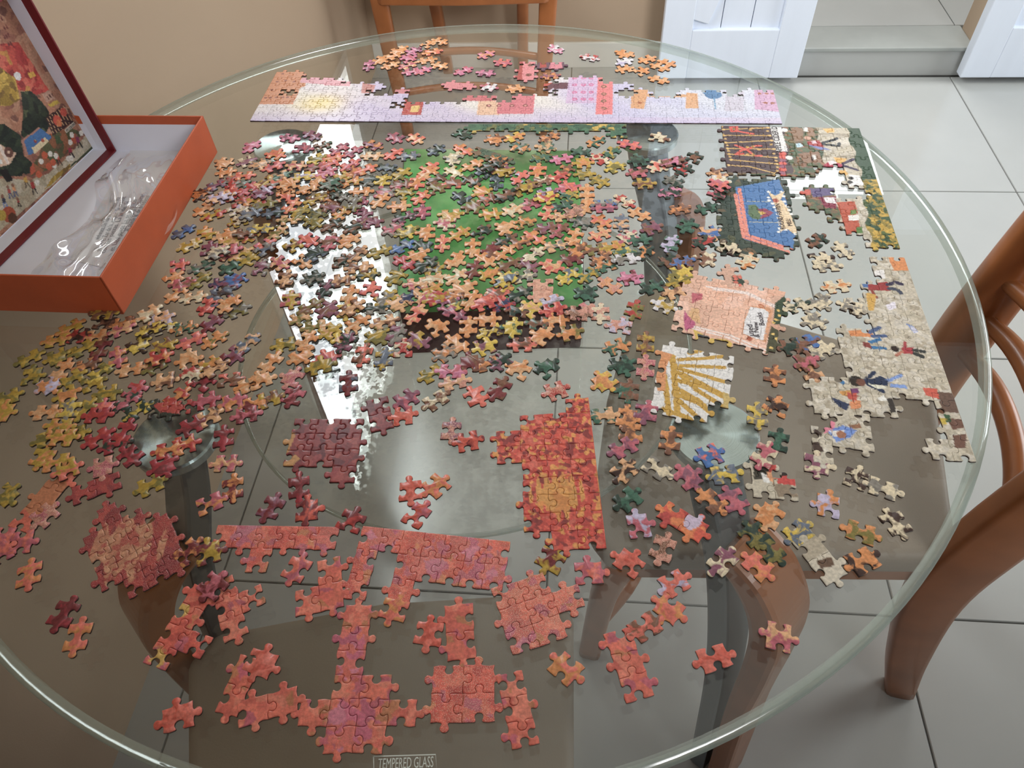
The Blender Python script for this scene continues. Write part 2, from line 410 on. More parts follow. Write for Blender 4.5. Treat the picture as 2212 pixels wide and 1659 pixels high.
for nm, (px, py) in dict(fl=(610, 312), fr=(1400, 285), nl=(375, 940), nr=(1545, 935)).items():
    q = P(px, py, TZ - 0.012); dx, dy = q[0] - CX, q[1] - CY
    leg = empty('table_leg', (0, 0, 0), math.atan2(dy, dx)); leg.parent = table
    rr = math.hypot(dx, dy); o = rr - 0.337
    v, f, n = lathe('mounting_disc', [(0.0001, TZ - 0.0125), (0.0365, TZ - 0.0125), (0.0385, TZ - 0.014), (0.0385, TZ - 0.022), (0.0365, TZ - 0.0235), (0.001, TZ - 0.0235)], 64)
    v = [(x, y, z - (TZ - 0.0125)) for x, y, z in v]
    d_ = link('mounting_disc', mesh('mounting_disc', v, f), M['disc'], leg); d_.location = (rr, 0, TZ - 0.0125)
    rz_prism('steel_bar', band([(0.335 + o, 0.727), (0.352 + o, 0.67), (0.385 + o, 0.58), (0.412 + o, 0.46), (0.434 + o, 0.32), (0.452 + o, 0.15), (0.466 + o, 0.004)], 0.026), 0.050, M['steelbar'], leg)
    rz_prism('bowed_wood_panel', band([(0.385 + o, 0.612), (0.425 + o, 0.588), (0.455 + o, 0.535), (0.466 + o, 0.45), (0.474 + o, 0.3), (0.49 + o, 0.12), (0.5 + o, 0.004)], [0.03, 0.036, 0.036, 0.032, 0.03, 0.03, 0.03]), 0.062, M['wood'], leg, 0.007)

# etched safety mark at the near rim
def text_mesh(name, s, size, mat, extrude=0.00005):
    """lettering as a flat mesh of its own"""
    c = bpy.data.curves.new(name, 'FONT'); c.body = s; c.size = size; c.extrude = extrude; c.resolution_u = 3
    t = bpy.data.objects.new(name, c); COL.objects.link(t)
    bpy.context.view_layer.update()
    me = bpy.data.meshes.new_from_object(t.evaluated_get(bpy.context.evaluated_depsgraph_get()))
    bpy.data.objects.remove(t); bpy.data.curves.remove(c)
    me.materials.clear(); me.materials.append(mat); me.name = name
    return me
def text(name, s, size, o, xdir, ydir, mat, parent, lift=0.0, extrude=0.00005, sx=1.0):
    ob = bpy.data.objects.new(name, text_mesh(name, s, size, mat, extrude)); COL.objects.link(ob)
    x = Vector(xdir).normalized(); y = (Vector(ydir) - x * Vector(ydir).dot(x)).normalized(); z = x.cross(y)
    p = Vector(o) + z * lift
    mw = Matrix(((x.x * sx, y.x, z.x, p.x), (x.y * sx, y.y, z.y, p.y), (x.z * sx, y.z, z.z, p.z), (0, 0, 0, 1)))
    ob.parent = parent
    ob.matrix_basis = Matrix.LocRotScale(parent.location, parent.rotation_euler, parent.scale).inverted() @ mw
    return ob
def v3(px, py, z=TZ): q = P(px, py, z); return np.array([q[0], q[1], z])
t0, t1, t2 = v3(816, 1662), v3(932, 1657), v3(812, 1634)
tx = text('safety_lettering', 'TEMPERED GLASS', 0.0092, t0, t1 - t0, t2 - t0, M['frost'], table, 0.0002, sx=0.50)
fr0, fr1 = v3(807, 1634), v3(941, 1630); fr2 = v3(808, 1668); dn = fr2 - fr0
def ribbon(pts, w, z):
    v = []; f = []; pts = [np.array(p[:2], float) for p in pts]
    for i, p in enumerate(pts):
        d = pts[min(i + 1, len(pts) - 1)] - pts[max(i - 1, 0)]; d = d / (np.linalg.norm(d) + 1e-9); n_ = np.array([-d[1], d[0]]) * w / 2
        v += [(*(p + n_), z), (*(p - n_), z)]
    for i in range(len(pts) - 1): f.append((2 * i, 2 * i + 1, 2 * i + 3, 2 * i + 2))
    return v, f
v, f = ribbon([fr0, fr1, fr1 + dn, fr0 + dn, fr0], 0.0007, TZ + 0.0002)
ob = link('safety_border', mesh('safety_border', v, f), M['frost'], table); ob.location = (-CX, -CY, 0)

# ------------------------------------------------------------------ boxed puzzle on the lower shelf
gb = tag(empty('boxed_puzzle', (-0.02, 0.735, ZS + 0.0082)), 'shrink-wrapped box with a green top lying on the lower glass shelf', 'box')
za = 0.086
q = [P(855, 655, ZS + 0.0082 + za), P(1262, 640, ZS + 0.0082 + za), P(1252, 322, ZS + 0.0082 + za), P(872, 318, ZS + 0.0082 + za)]
q = [(p[0] + 0.02, p[1] - 0.735) for p in q]
def qprism(name, q, z0, z1, mat, parent, grow=0.0, bev=0.003):
    c = np.mean(q, 0); bm = bmesh.new()
    vs = [bm.verts.new((*(c + (np.array(p) - c) * (1 + grow)), z0)) for p in q]; bm.faces.new(vs)
    e = bmesh.ops.extrude_face_region(bm, geom=bm.faces[:])
    bmesh.ops.translate(bm, vec=(0, 0, z1 - z0), verts=[x for x in e['geom'] if isinstance(x, bmesh.types.BMVert)])
    return link(name, from_bm(name, bm, False, bev), mat, parent)
qprism('box_body', q, 0.0, za - 0.018, M['maroonbox'], gb, -0.012)
qprism('green_lid', q, za - 0.018, za - 0.001, M['green'], gb, -0.006)
qprism('shrink_wrap', q, -0.0, za, M['wrap'], gb, 0.006)

# ------------------------------------------------------------------ chairs
def chair(loc, facing, label, fw=0.235, deep=1.0):
    """origin on the floor under the seat centre, front towards +y"""
    t = tag(empty('dining_chair', (loc[0], loc[1], 0), math.radians(facing - 90)), label, 'chair', 'dining chairs around the glass table')
    t.scale = (1, deep, 1)
    rw, dp, zt = 0.150, 0.21, 0.470
    def outline(k):
        o = [(-rw, -dp), (rw, -dp), (fw, dp - 0.03), (fw - 0.03, dp), (0, dp + 0.012), (-fw + 0.03, dp), (-fw, dp - 0.03)]
        return [(x * k, y * k) for x, y in o]
    bm = bmesh.new()
    vs = [bm.verts.new((*p, zt - 0.045)) for p in outline(1.0)]; bm.faces.new(vs)
    e = bmesh.ops.extrude_face_region(bm, geom=bm.faces[:])
    bmesh.ops.translate(bm, vec=(0, 0, 0.045), verts=[x for x in e['geom'] if isinstance(x, bmesh.types.BMVert)])
    link('seat', from_bm('seat', bm, True, 0.014, 4), M['seat'], t)
    bm = bmesh.new()
    vs = [bm.verts.new((*p, zt - 0.082)) for p in outline(0.95)]; bm.faces.new(vs)
    e = bmesh.ops.extrude_face_region(bm, geom=bm.faces[:])
    bmesh.ops.translate(bm, vec=(0, 0, 0.036), verts=[x for x in e['geom'] if isinstance(x, bmesh.types.BMVert)])
    link('apron', from_bm('apron', bm, False, 0.004), M['wood'], t)
    for s in (-1, 1):
        pts = bez([(s * (fw - 0.03), 0.165, 0.43), (s * (fw - 0.038), 0.182, 0.30), (s * (fw - 0.048), 0.19, 0.15), (s * (fw - 0.055), 0.195, 0.0)], 6)
        link('front_leg', sweep_mesh('front_leg', pts, interp([0.05, 0.046, 0.04, 0.034], 6), 0.036, (1, 0, 0)), M['wood'], t)
        pts = bez([(s * 0.128, -0.305, 0.0), (s * 0.134, -0.262, 0.16), (s * 0.142, -0.222, 0.36), (s * 0.148, -0.222, 0.52), (s * 0.156, -0.246, 0.74), (s * 0.162, -0.278, 0.93)], 6)
        link('rear_post', sweep_mesh('rear_post', pts, interp([0.044, 0.056, 0.068, 0.070, 0.058, 0.044], 6), 0.034, (0, 1, 0.25)), M['wood'], t)
    for z, y, dpth in ((0.515, -0.222, 0.045), (0.575, -0.223, 0.05), (0.635, -0.226, 0.05), (0.72, -0.231, 0.05), (0.80, -0.238, 0.05)):
        pts = bez([(-0.150, y, z), (-0.085, y - dpth * 0.75, z), (0, y - dpth, z), (0.085, y - dpth * 0.75, z), (0.150, y, z)], 6)
        link('back_rod', tube_mesh('back_rod', pts, interp([0.0095, 0.013, 0.0135, 0.013, 0.0095], 6), 12), M['wood'], t)
    pts = bez([(-0.162, -0.25, 0.905), (-0.09, -0.29, 0.915), (0, -0.303, 0.92), (0.09, -0.29, 0.915), (0.162, -0.25, 0.905)], 6)
    link('crest_rail', sweep_mesh('crest_rail', pts, interp([0.06, 0.075, 0.08, 0.075, 0.06], 6), 0.022, (0, -0.3, 1)), M['wood'], t)
    for z, y in ((0.235, 0.185), (0.13, 0.19)):
        pts = bez([(-fw + 0.045, y, z), (-0.1, y - 0.045, z), (0, y - 0.06, z), (0.1, y - 0.045, z), (fw - 0.045, y, z)], 5)
        link('stretcher', tube_mesh('stretcher', pts, 0.011, 10), M['wood'], t)
    return t
chair((0.342, 0.560), 163.0, 'orange wood dining chair with taupe seat, pulled up beside the paved picture strip')
chair((-0.152, 0.130), 93.5, 'orange wood dining chair whose taupe seat shows under the salmon blocks and safety mark', 0.215)
chair((-0.045, 2.20), -97.0, 'orange wood dining chair standing back by the tan wall beyond the pale strip', 0.262, 0.76)

# ------------------------------------------------------------------ puzzle box tray with lid and bag
ZR = 0.0505
A = v3(268, 680)[:2]; B = v3(470, 330)[:2]; ed = (B - A) / np.linalg.norm(B - A); lf = np.array([-ed[1], ed[0]])
TL, TW = 0.288, 0.214
tray = tag(empty('box_tray', (A[0], A[1], TZ + 0.0004), math.atan2(ed[1], ed[0])), 'open orange cardboard box tray holding a plastic bag and paper', 'box')
# local: x along the right-hand side away from the viewer, y to the left
th = 0.0022
box('tray_floor', (0.001, 0.001, 0.0002), (TL - 0.001, TW - 0.001, th), M['whitecard'], tray)
def wall4(parent, L, Wd, h, outer, inner, lip):
    for nm, lo, hi, ax in (('right', (0, 0), (L, th), 1), ('left', (0, Wd - th), (L, Wd), 1), ('near', (0, 0), (th, Wd), 0), ('far', (L - th, 0), (L, Wd), 0)):
        o = box('tray_wall', (*lo, 0), (*hi, h), outer, parent, 0.0008)
        # white lining stops short of the rim where the coloured paper folds over
        l2 = list(lo); h2 = list(hi); eps = 0.0004
        if nm == 'right': l2 = [lo[0] + th, hi[1]]; h2 = [hi[0] - th, hi[1] + eps]
        if nm == 'left': l2 = [lo[0] + th, lo[1] - eps]; h2 = [hi[0] - th, lo[1]]
        if nm == 'near': l2 = [hi[0], lo[1] + th]; h2 = [hi[0] + eps, hi[1] - th]
        if nm == 'far': l2 = [lo[0] - eps, lo[1] + th]; h2 = [lo[0], hi[1] - th]
        box('lining', (*l2, th), (*h2, h - lip), inner, o)
wall4(tray, TL, TW, ZR, M['orange'], M['whitecard'], 0.011)

# lid stands on its edge inside the tray, open side to the viewer's right
zl = TZ + 0.0032
r0 = v3(243, 308, zl + 0.012); r1 = v3(0, 545, zl + 0.012); r0[2] = zl; r1[2] = zl
e_ = (r1 - r0); e_ /= np.linalg.norm(e_); nn = np.array([e_[1], -e_[0], 0.0]); tl = math.radians(2.5)
u_ = np.cos(tl) * np.array([0, 0, 1.0]) + np.sin(tl) * nn
w_ = np.cross(e_, u_)
if w_ @ nn < 0: w_ = -w_
LD, LLn, LH = 0.034, 0.262, 0.202
lid = tag(bpy.data.objects.new('box_cover', None), 'dark red box cover standing in the tray, autumn fair picture inside', 'box')
COL.objects.link(lid)
# local axes: x = along the bottom rim towards the viewer, y = up the lid, z = out of the open side
lid.matrix_world = Matrix(((e_[0], u_[0], -w_[0], r0[0]), (e_[1], u_[1], -w_[1], r0[1]), (e_[2], u_[2], -w_[2], r0[2]), (0, 0, 0, 1)))
lid_lo = -LD
box('lid_panel', (0, 0, -LD), (LLn, LH, -LD + th), M['whitecard'], lid)
for nm, lo, hi in (('bottom', (0, 0), (LLn, th)), ('top', (0, LH - th), (LLn, LH)), ('far', (0, 0), (th, LH)), ('near', (LLn - th, 0), (LLn, LH))):
    o = box('lid_wall', (*lo, -LD), (*hi, 0), M['redpaper'], lid, 0.0008)
    eps = 0.0004
    if nm == 'bottom': l2, h2 = (th, th), (LLn - th, th + eps)
    if nm == 'top': l2, h2 = (th, LH - th - eps), (LLn - th, LH - th)
    if nm == 'far': l2, h2 = (th, th), (th + eps, LH - th)
    if nm == 'near': l2, h2 = (LLn - th - eps, th), (LLn - th, LH - th)
    box('lining', (*l2, -LD + th), (*h2, -0.0125), M['whitecard'], o)
# rim faces
# ------------------------------------------------------------------ print colours
PAL = dict(sa=(226, 112, 92), co=(210, 84, 62), rd=(186, 56, 50), mr=(128, 50, 54), cr=(166, 46, 58), pk=(214, 128, 158), rs=(196, 98, 112),
           ld=(144, 86, 106), **{'or': (220, 142, 78)}, tn=(226, 172, 122), cm=(226, 210, 176), wh=(226, 222, 224), ms=(190, 156, 52), ye=(220, 188, 70),
           ol=(132, 122, 62), br=(134, 90, 68), db=(74, 54, 48), dg=(52, 70, 60), gn=(72, 112, 92), gy=(138, 132, 122), gb=(108, 118, 134),
           bl=(72, 116, 178), nv=(52, 62, 96), lv=(196, 186, 212), sp=(206, 138, 118))
CW = dict(sa='salmon', co='coral', rd='red', mr='maroon', cr='crimson', pk='pink', rs='rose', ld='plum', tn='tan', cm='cream', wh='white', ms='mustard',
          ye='yellow', ol='olive', br='brown', db='dark brown', dg='dark green', gn='green', gy='grey', gb='blue-grey', bl='blue', nv='navy', lv='lavender', sp='speckled pink')
CW['or'] = 'orange'
LIN = {k: srgb(*v) for k, v in PAL.items()}
CARD = srgb(66, 50, 44)

def edge_curve(L, rng):
    """knob profile along +x with the bulge to +y, from (0,0) to (L,0), end point left out"""
    c = L / 2 + rng.uniform(-0.0011, 0.0011); r = rng.uniform(0.00265, 0.0030); n0 = rng.uniform(0.0031, 0.0035)
    sl = rng.uniform(-0.0005, 0.0005)
    p = [(0, 0), (0.2 * L, sl * 0.7 - 0.0003), (c - 0.0030, -0.0001), (c - 0.0021, 0.0006)]
    for a in (215, 190, 162, 132, 108, 72, 48, 18, -10, -35):
        w = math.radians(a); p.append((c + r * 1.1 * math.cos(w) + sl * 0.5, n0 + r * 0.92 * math.sin(w)))
    p += [(c + 0.0021, 0.0006), (c + 0.0030, -0.0001), (0.8 * L, -sl * 0.7 - 0.0003)]
    return p
def edge_pts(p0, p1, sgn, rng):
    """sgn +1: knob to the left of p0->p1, -1: to the right, 0: straight"""
    p0 = np.array(p0, float); p1 = np.array(p1, float); d = p1 - p0; L = np.linalg.norm(d); t = d / L; n = np.array([-t[1], t[0]])
    if sgn == 0: return [p0]
    return [p0 + t * x + n * (y * sgn) for x, y in edge_curve(L, rng)]
def offset_poly(p, d):
    """move a closed CCW outline inwards by d"""
    a = np.roll(p, 1, 0); b = np.roll(p, -1, 0)
    t1 = p - a; t2 = b - p
    t1 = t1 / (np.linalg.norm(t1, axis=1, keepdims=True) + 1e-12); t2 = t2 / (np.linalg.norm(t2, axis=1, keepdims=True) + 1e-12)
    n1 = np.c_[-t1[:, 1], t1[:, 0]]; n2 = np.c_[-t2[:, 1], t2[:, 0]]
    n = n1 + n2; l = np.linalg.norm(n, axis=1, keepdims=True); n = n / np.maximum(l, 0.7)
    return p + n * d
HP = 0.0023
def piece_geo(out, fill=0.0, h=HP):
    """out: CCW outline (n,2). returns verts (n,3), faces, kind flag per vertex (0 card, 1 print)"""
    out = np.asarray(out, float); n = len(out)
    o0 = offset_poly(out, 0.00007); o1 = offset_poly(out, 0.00022); o2 = offset_poly(out, 0.00052)
    v = [np.c_[o0, np.zeros(n)], np.c_[o0, np.full(n, h - 0.00075)], np.c_[o0, np.full(n, h - 0.00075)], np.c_[o1, np.full(n, h - 0.00022)], np.c_[o2, np.full(n, h)]]
    f = []
    for a, b in ((0, 1), (2, 3), (3, 4)):
        for k in range(n):
            j = (k + 1) % n; f.append((a * n + k, a * n + j, b * n + j, b * n + k))
    flag = [np.zeros(2 * n), np.ones(3 * n)]
    if fill <= 0:
        f.append(tuple(range(4 * n, 5 * n)))
    else:
        lo, hi = o2.min(0), o2.max(0)
        gx, gy = np.meshgrid(np.arange(lo[0] + fill / 2, hi[0], fill), np.arange(lo[1] + fill / 2, hi[1], fill))
        g = np.c_[gx.ravel(), gy.ravel()]
        inside = inpoly(g, offset_poly(o2, fill * 0.3))
        g = g[inside]
        allp = [Vector(p) for p in o2] + [Vector(p) for p in g]
        vv, _e, ff, ov, _oe, _of = delaunay_2d_cdt(allp, [], [list(range(n))], 1, 1e-7)
        mp = {}; extra = []
        for i, l in enumerate(ov):
            if l: mp[i] = l[0]
            else: mp[i] = n + len(g) + len(extra); extra.append((vv[i][0], vv[i][1], h))
        v.append(np.c_[g, np.full(len(g), h)]); flag.append(np.ones(len(g)))
        if extra: v.append(np.array(extra)); flag.append(np.ones(len(extra)))
        for t in ff: f.append(tuple(mp[i] + 4 * n for i in t))
    return np.vstack(v), f, np.concatenate(flag)
def inpoly(p, poly):
    x, y = p[:, 0], p[:, 1]; c = np.zeros(len(p), bool); q = np.asarray(poly); r = np.roll(q, 1, 0)
    for (x1, y1), (x2, y2) in zip(q, r):
        if y1 == y2: continue
        c ^= ((y1 > y) != (y2 > y)) & (x < (x2 - x1) * (y - y1) / (y2 - y1) + x1)
    return c
def print_mesh(name, v, f, ca, cb, pc):
    me = bpy.data.meshes.new(name)
    v = np.asarray(v, np.float32); lt = np.array([len(x) for x in f], np.int32)
    me.vertices.add(len(v)); me.vertices.foreach_set('co', v.ravel())
    fl = np.concatenate([np.asarray(x, np.int32) for x in f])
    me.loops.add(len(fl)); me.loops.foreach_set('vertex_index', fl)
    me.polygons.add(len(f)); me.polygons.foreach_set('loop_start', np.concatenate([[0], np.cumsum(lt)[:-1]]).astype(np.int32))
    me.polygons.foreach_set('loop_total', lt)
    me.polygons.foreach_set('use_smooth', np.ones(len(f), bool))
    me.update(calc_edges=True)
    for nm, c in (('ca', ca), ('cb', cb)):
        a = me.attributes.new(nm, 'FLOAT_COLOR', 'POINT'); a.data.foreach_set('color', np.asarray(c, np.float32).ravel())
    a = me.attributes.new('pc', 'FLOAT_VECTOR', 'POINT'); a.data.foreach_set('vector', np.asarray(pc, np.float32).ravel())
    me.materials.append(M['print'])
    return me
def rgba(c, n, a=0.0):
    return np.tile(np.array([*c, a], float), (n, 1))

# ------------------------------------------------------------------ painters: shapes are given where the photograph shows them, on the table plane
def pw(pts): return np.array([P(x, y) for x, y in pts])
class Picture:
    def __init__(s, base): s.base = base; s.sh = []
    def poly(s, c, pts): s.sh.append(('p', srgb(*c), pw(pts))); return s
    def dot(s, c, x, y, r): s.sh.append(('d', srgb(*c), P(x, y), r)); return s
    def line(s, c, pts, w): s.sh.append(('l', srgb(*c), pw(pts), w)); return s
    def __call__(s, xy):
        c = s.base(xy)
        for k in s.sh:
            if k[0] == 'p': m = inpoly(xy, k[2])
            elif k[0] == 'd': m = np.hypot(*(xy - k[2]).T) < k[3]
            else:
                m = np.zeros(len(xy), bool)
                for a, b in zip(k[2][:-1], k[2][1:]):
                    d = b - a; t = np.clip(((xy - a) @ d) / (d @ d + 1e-12), 0, 1)
                    m |= np.hypot(*(xy - (a + t[:, None] * d)).T) < k[3] / 2
            c[m] = k[1]
        return c
def flat(c):
    c = np.array(srgb(*c)); return lambda xy: np.tile(c, (len(xy), 1))
def shards(cols, wts, n, seed, box_, aniso=None):
    """angular flecks of print colour (nearest random site)"""
    r = np.random.RandomState(seed); x0, y0, x1, y1 = box_
    s = np.c_[r.uniform(x0, x1, n), r.uniform(y0, y1, n)]
    k = r.choice(len(cols), n, p=np.array(wts) / sum(wts)); cc = np.array([srgb(*c) for c in cols])[k] * r.uniform(0.85, 1.12, (n, 1))
    ang = r.uniform(0, math.pi, n); st = r.uniform(1.0, 2.6, n)
    def fn(xy):
        o = np.empty((len(xy), 3))
        for i in range(0, len(xy), 400):
            d = xy[i:i + 400, None, :] - s[None]
            u = d[..., 0] * np.cos(ang) + d[..., 1] * np.sin(ang); w = -d[..., 0] * np.sin(ang) + d[..., 1] * np.cos(ang)
            o[i:i + 400] = cc[np.argmin(u * u / st + w * w * st, 1)]
        return o
    return fn
def bb(pts, m=0.03):
    q = pw(pts); return (q[:, 0].min() - m, q[:, 1].min() - m, q[:, 0].max() + m, q[:, 1].max() + m)

# ------------------------------------------------------------------ joined sections
SECT = []
def section(label, O, A, na, wb, side, mask, flats='', paint=None, cols=('sa', 'co'), speck=0.0, fill=0.0, seed=1, group=None, z=TZ + 0.0002, name='puzzle_section'):
    """O->A is a lattice line of na cells; rows of mask follow on its left (side=1) or right (side=-1)"""
    rng = random.Random(seed); o = P(*O); a = P(*A); d = (a - o) / na; wa = np.linalg.norm(d); t = d / wa
    nrm = np.array([-t[1], t[0]]) * side
    z += rng.uniform(0.0, 0.0004)
    nr = len(mask); cell = lambda i, j: 0 <= j < nr and 0 <= i < len(mask[j]) and mask[j][i] == '#'
    jit = {}
    def pt(i, j):
        if (i, j) not in jit:
            q = o + t * (i * wa) + nrm * (j * wb)
            e = 0.0 if ((j == 0 and 'd' in flats) or (i == 0 and 'l' in flats) or (i == na and 'r' in flats)) else 1.0
            jit[i, j] = q + (t * rng.uniform(-1, 1) + nrm * rng.uniform(-1, 1)) * 0.0007 * e
        return jit[i, j]
    ec = {}
    def edge(kind, i, j):
        if (kind, i, j) not in ec:
            p0 = pt(i, j); p1 = pt(i + 1, j) if kind == 'h' else pt(i, j + 1)
            sg = rng.choice((-1, 1))
            if kind == 'h' and j == 0 and 'd' in flats: sg = 0
            if kind == 'v' and ((i == 0 and 'l' in flats) or (i == na and 'r' in flats)): sg = 0
            L = edge_pts(p0, p1, sg, rng) + [p1]
            ec[kind, i, j] = L
        return ec[kind, i, j]
    ctr = np.mean([pt(i, j) + (t * wa + nrm * wb) / 2 for j in range(nr) for i in range(len(mask[j])) if cell(i, j)], 0)
    root = empty(name, (ctr[0], ctr[1], z)); tag(root, label, 'puzzle section', group)
    cpx = rng.uniform(-9, 9), rng.uniform(-9, 9)
    for j in range(nr):
        for i in range(len(mask[j])):
            if not cell(i, j): continue
            e = edge('h', i, j)[:-1] + edge('v', i + 1, j)[:-1] + edge('h', i, j + 1)[::-1][:-1] + edge('v', i, j)[::-1][:-1]
            e = np.array(e)
            if side < 0: e = e[::-1]
            v, f, fl = piece_geo(e, fill if paint else 0.0)
            n = len(v); xy = v[:, :2].copy()
            if paint: ca = np.c_[paint(xy), np.zeros(n)]; cb = ca.copy(); cb[:, 3] = speck
            else: ca = rgba(LIN[cols[0]], n); cb = rgba(LIN[cols[1]], n, speck)
            k = fl < 0.5; ca[k, :3] = CARD; cb[k, :3] = CARD; cb[k, 3] = 0
            pc = np.c_[xy + np.array(cpx), np.zeros(n)]
            v[:, :2] -= ctr
            link('puzzle_piece', print_mesh('puzzle_piece', v, f, ca, cb, pc), None, root)
            SECT.append((*(e.mean(0)), 0.010))
    return root, ctr
# ------------------------------------------------------------------ the pictures
def mixc(a, b, t): return a * (1 - t[:, None]) + b * t[:, None]
SK0, SK1 = P(541, 264), P(1689, 270); skd = (SK1 - SK0) / np.linalg.norm(SK1 - SK0); skn = np.array([-skd[1], skd[0]])
def sky(xy):
    u = (xy - SK0) @ skd; w = (xy - SK0) @ skn
    lav, cream, blue, yel = [np.array(srgb(*c)) for c in ((206, 194, 222), (232, 226, 220), (202, 210, 232), (238, 214, 140))]
    k = np.clip(0.5 + 0.5 * np.sin(u * 21 + 0.8) + 0.25 * np.sin(u * 57 + w * 90), 0, 1)
    c = mixc(np.tile(lav, (len(xy), 1)), cream, np.clip(w / 0.035, 0, 1) * k)
    c = mixc(c, blue, np.clip((u - 0.38) / 0.2, 0, 1) * 0.6 * (w > 0.012))
    g = P(693, 226); d = np.hypot((xy[:, 0] - g[0]) / 1.5, xy[:, 1] - g[1])
    return mixc(c, yel, np.exp(-(d / 0.022) ** 2))
sk = Picture(sky)
sk.poly((208, 138, 96), [(556, 229), (604, 150), (670, 150), (634, 229)]).poly((208, 138, 96), [(600, 150), (668, 165), (660, 190), (630, 200), (585, 180)])
for x, y in ((575, 215), (585, 215), (598, 214), (612, 214), (622, 214), (588, 198), (600, 180), (618, 178), (636, 180), (612, 163)): sk.dot((150, 84, 66), x, y, 0.0022)
sk.poly((220, 156, 168), [(648, 182), (656, 166), (730, 170), (728, 182), (700, 186)]).poly((226, 160, 170), [(700, 188), (704, 176), (760, 180), (756, 190)])
sk.poly((196, 128, 122), [(780, 205), (785, 182), (812, 188), (806, 205)]).poly((208, 128, 134), [(842, 206), (846, 194), (896, 196), (892, 206)])
sk.poly((190, 74, 66), [(868, 252), (876, 218), (916, 224), (910, 252)]).poly((232, 196, 120), [(886, 246), (890, 232), (908, 232), (904, 246)])
sk.poly((232, 190, 160), [(1030, 252), (1034, 222), (1080, 222), (1080, 252)]).poly((216, 122, 132), [(1074, 250), (1076, 205), (1156, 208), (1152, 250)]).poly((206, 110, 116), [(996, 222), (1000, 208), (1074, 208), (1072, 222)])
for x in (1056, 1078, 1106, 1135): sk.dot((136, 78, 76), x, 232, 0.0034); sk.dot((222, 158, 150), x, 232, 0.0017)
sk.poly((110, 72, 84), [(1160, 209), (1192, 182), (1228, 182), (1228, 196), (1202, 196), (1200, 214), (1196, 194), (1168, 210)]).poly((196, 84, 70), [(1168, 198), (1172, 184), (1194, 182)])
sk.poly((212, 186, 216), [(1222, 227), (1230, 164), (1292, 164), (1292, 227)])
for y in (172, 187, 203, 218):
    for x in (1241, 1260, 1277): sk.dot((216, 112, 156), x, y, 0.0035); sk.dot((206, 160, 200), x, y, 0.0018)
sk.poly((230, 128, 130), [(1286, 251), (1292, 168), (1324, 170), (1323, 251)])
for y in (176, 191, 207, 222, 238): sk.dot((122, 104, 76), 1304, y, 0.0036); sk.dot((226, 142, 136), 1304, y, 0.0019)
sk.poly((220, 164, 118), [(1362, 238), (1364, 196), (1400, 198), (1391, 239)]).dot((178, 104, 66), 1381, 226, 0.003).dot((200, 136, 92), 1372, 206, 0.003)
sk.poly((222, 170, 124), [(1480, 238), (1482, 204), (1506, 206), (1508, 238)]).poly((222, 170, 124), [(1392, 213), (1400, 206), (1482, 208), (1480, 214)])
sk.dot((92, 134, 176), 1540, 208, 0.011).line((112, 158, 190), [(1542, 216), (1545, 240)], 0.002).dot((92, 134, 176), 1528, 202, 0.007)
sk.poly((206, 200, 212), [(1564, 244), (1568, 200), (1606, 202), (1606, 244)]).poly((212, 172, 200), [(1630, 240), (1628, 196), (1676, 198), (1684, 246)])
for x, y in ((1640, 206), (1655, 206), (1668, 206), (1653, 226), (1668, 227)): sk.dot((178, 116, 92), x, y, 0.0026)
sky_rows = []
cols_h = {0: '11111111', 1: '11110111', 2: '1111111', 3: '1111111', 4: '1111111', 5: '111111', 6: '111111', 7: '111101', 8: '1111', 9: '11011', 10: '111', 11: '111', 12: '111', 13: '111',
          14: '1111', 15: '1111', 16: '111', 17: '1111', 18: '1111', 19: '111101', 20: '1111111', 21: '1111111', 22: '1111111', 23: '111111', 24: '111101', 25: '11111', 26: '1111', 27: '1111',
          28: '11111', 29: '11111', 30: '11111', 31: '1111', 32: '11111', 33: '11111'}
for j in range(8): sky_rows.append(''.join('#' if j < len(cols_h[i]) and cols_h[i][j] == '1' else '.' for i in range(34)))
section('long pale lavender sky strip of joined jigsaw pieces with pastel buildings', (541, 264), (1689, 270), 34, 0.0158, 1, sky_rows, 'dlr', sk, fill=0.0011, seed=3)

gs = shards([(66, 104, 84), (78, 118, 92), (206, 174, 84), (118, 122, 78)], [5, 3, 1.5, 2], 700, 5, bb([(1000, 270), (1360, 310)]))
section('narrow dark green edge strip with yellow leaves, along the pale sky strip', (1353, 272), (1012, 272), 10, 0.0150, 1, ['##########', '#.........'], 'd', gs, fill=0.0011, seed=6)

# right-hand picture: orchard fence, stall, pavement
pav = shards([(196, 186, 164), (206, 196, 176), (178, 166, 144), (214, 206, 190)], [3, 3, 1.2, 2], 5200, 8, bb([(1550, 275), (2120, 1010)]))
EA, EB = P(1855, 281), P(1943, 540); eD = (EB - EA) / np.linalg.norm(EB - EA); eN = np.array([eD[1], -eD[0]])
if (P(1700, 300) - EA) @ eN < 0: eN = -eN
grn = np.array(srgb(62, 88, 66)); leaf = shards([(66, 92, 66), (204, 168, 68), (150, 132, 62), (86, 104, 62)], [2, 3, 2, 1], 1500, 9, bb([(1840, 275), (1960, 550)]))
stall = shards([(92, 106, 74), (112, 92, 66), (76, 96, 72), (132, 112, 70), (150, 104, 74)], [3, 2, 2, 1, 1], 1200, 10, bb([(1680, 275), (1860, 470)]))
def orch(xy):
    a = (xy - EA) @ eD; b = (xy - EA) @ eN + 0.0022 * np.sin(a * 160)
    c = pav(xy); k = b < 0.0155 + np.clip((a - 0.1) * 0.12, 0, 0.012); c[k] = grn
    k2 = k & (a > 0.105); c[k2] = leaf(xy[k2])
    k3 = (b > 0.052) & (b < 0.092); c[k3] = stall(xy[k3])
    c[b >= 0.092] = np.array(srgb(86, 68, 70))
    k4 = (b >= 0.060) & (a > 0.098); c[k4] = stall(xy[k4])
    return c
oc = Picture(orch)
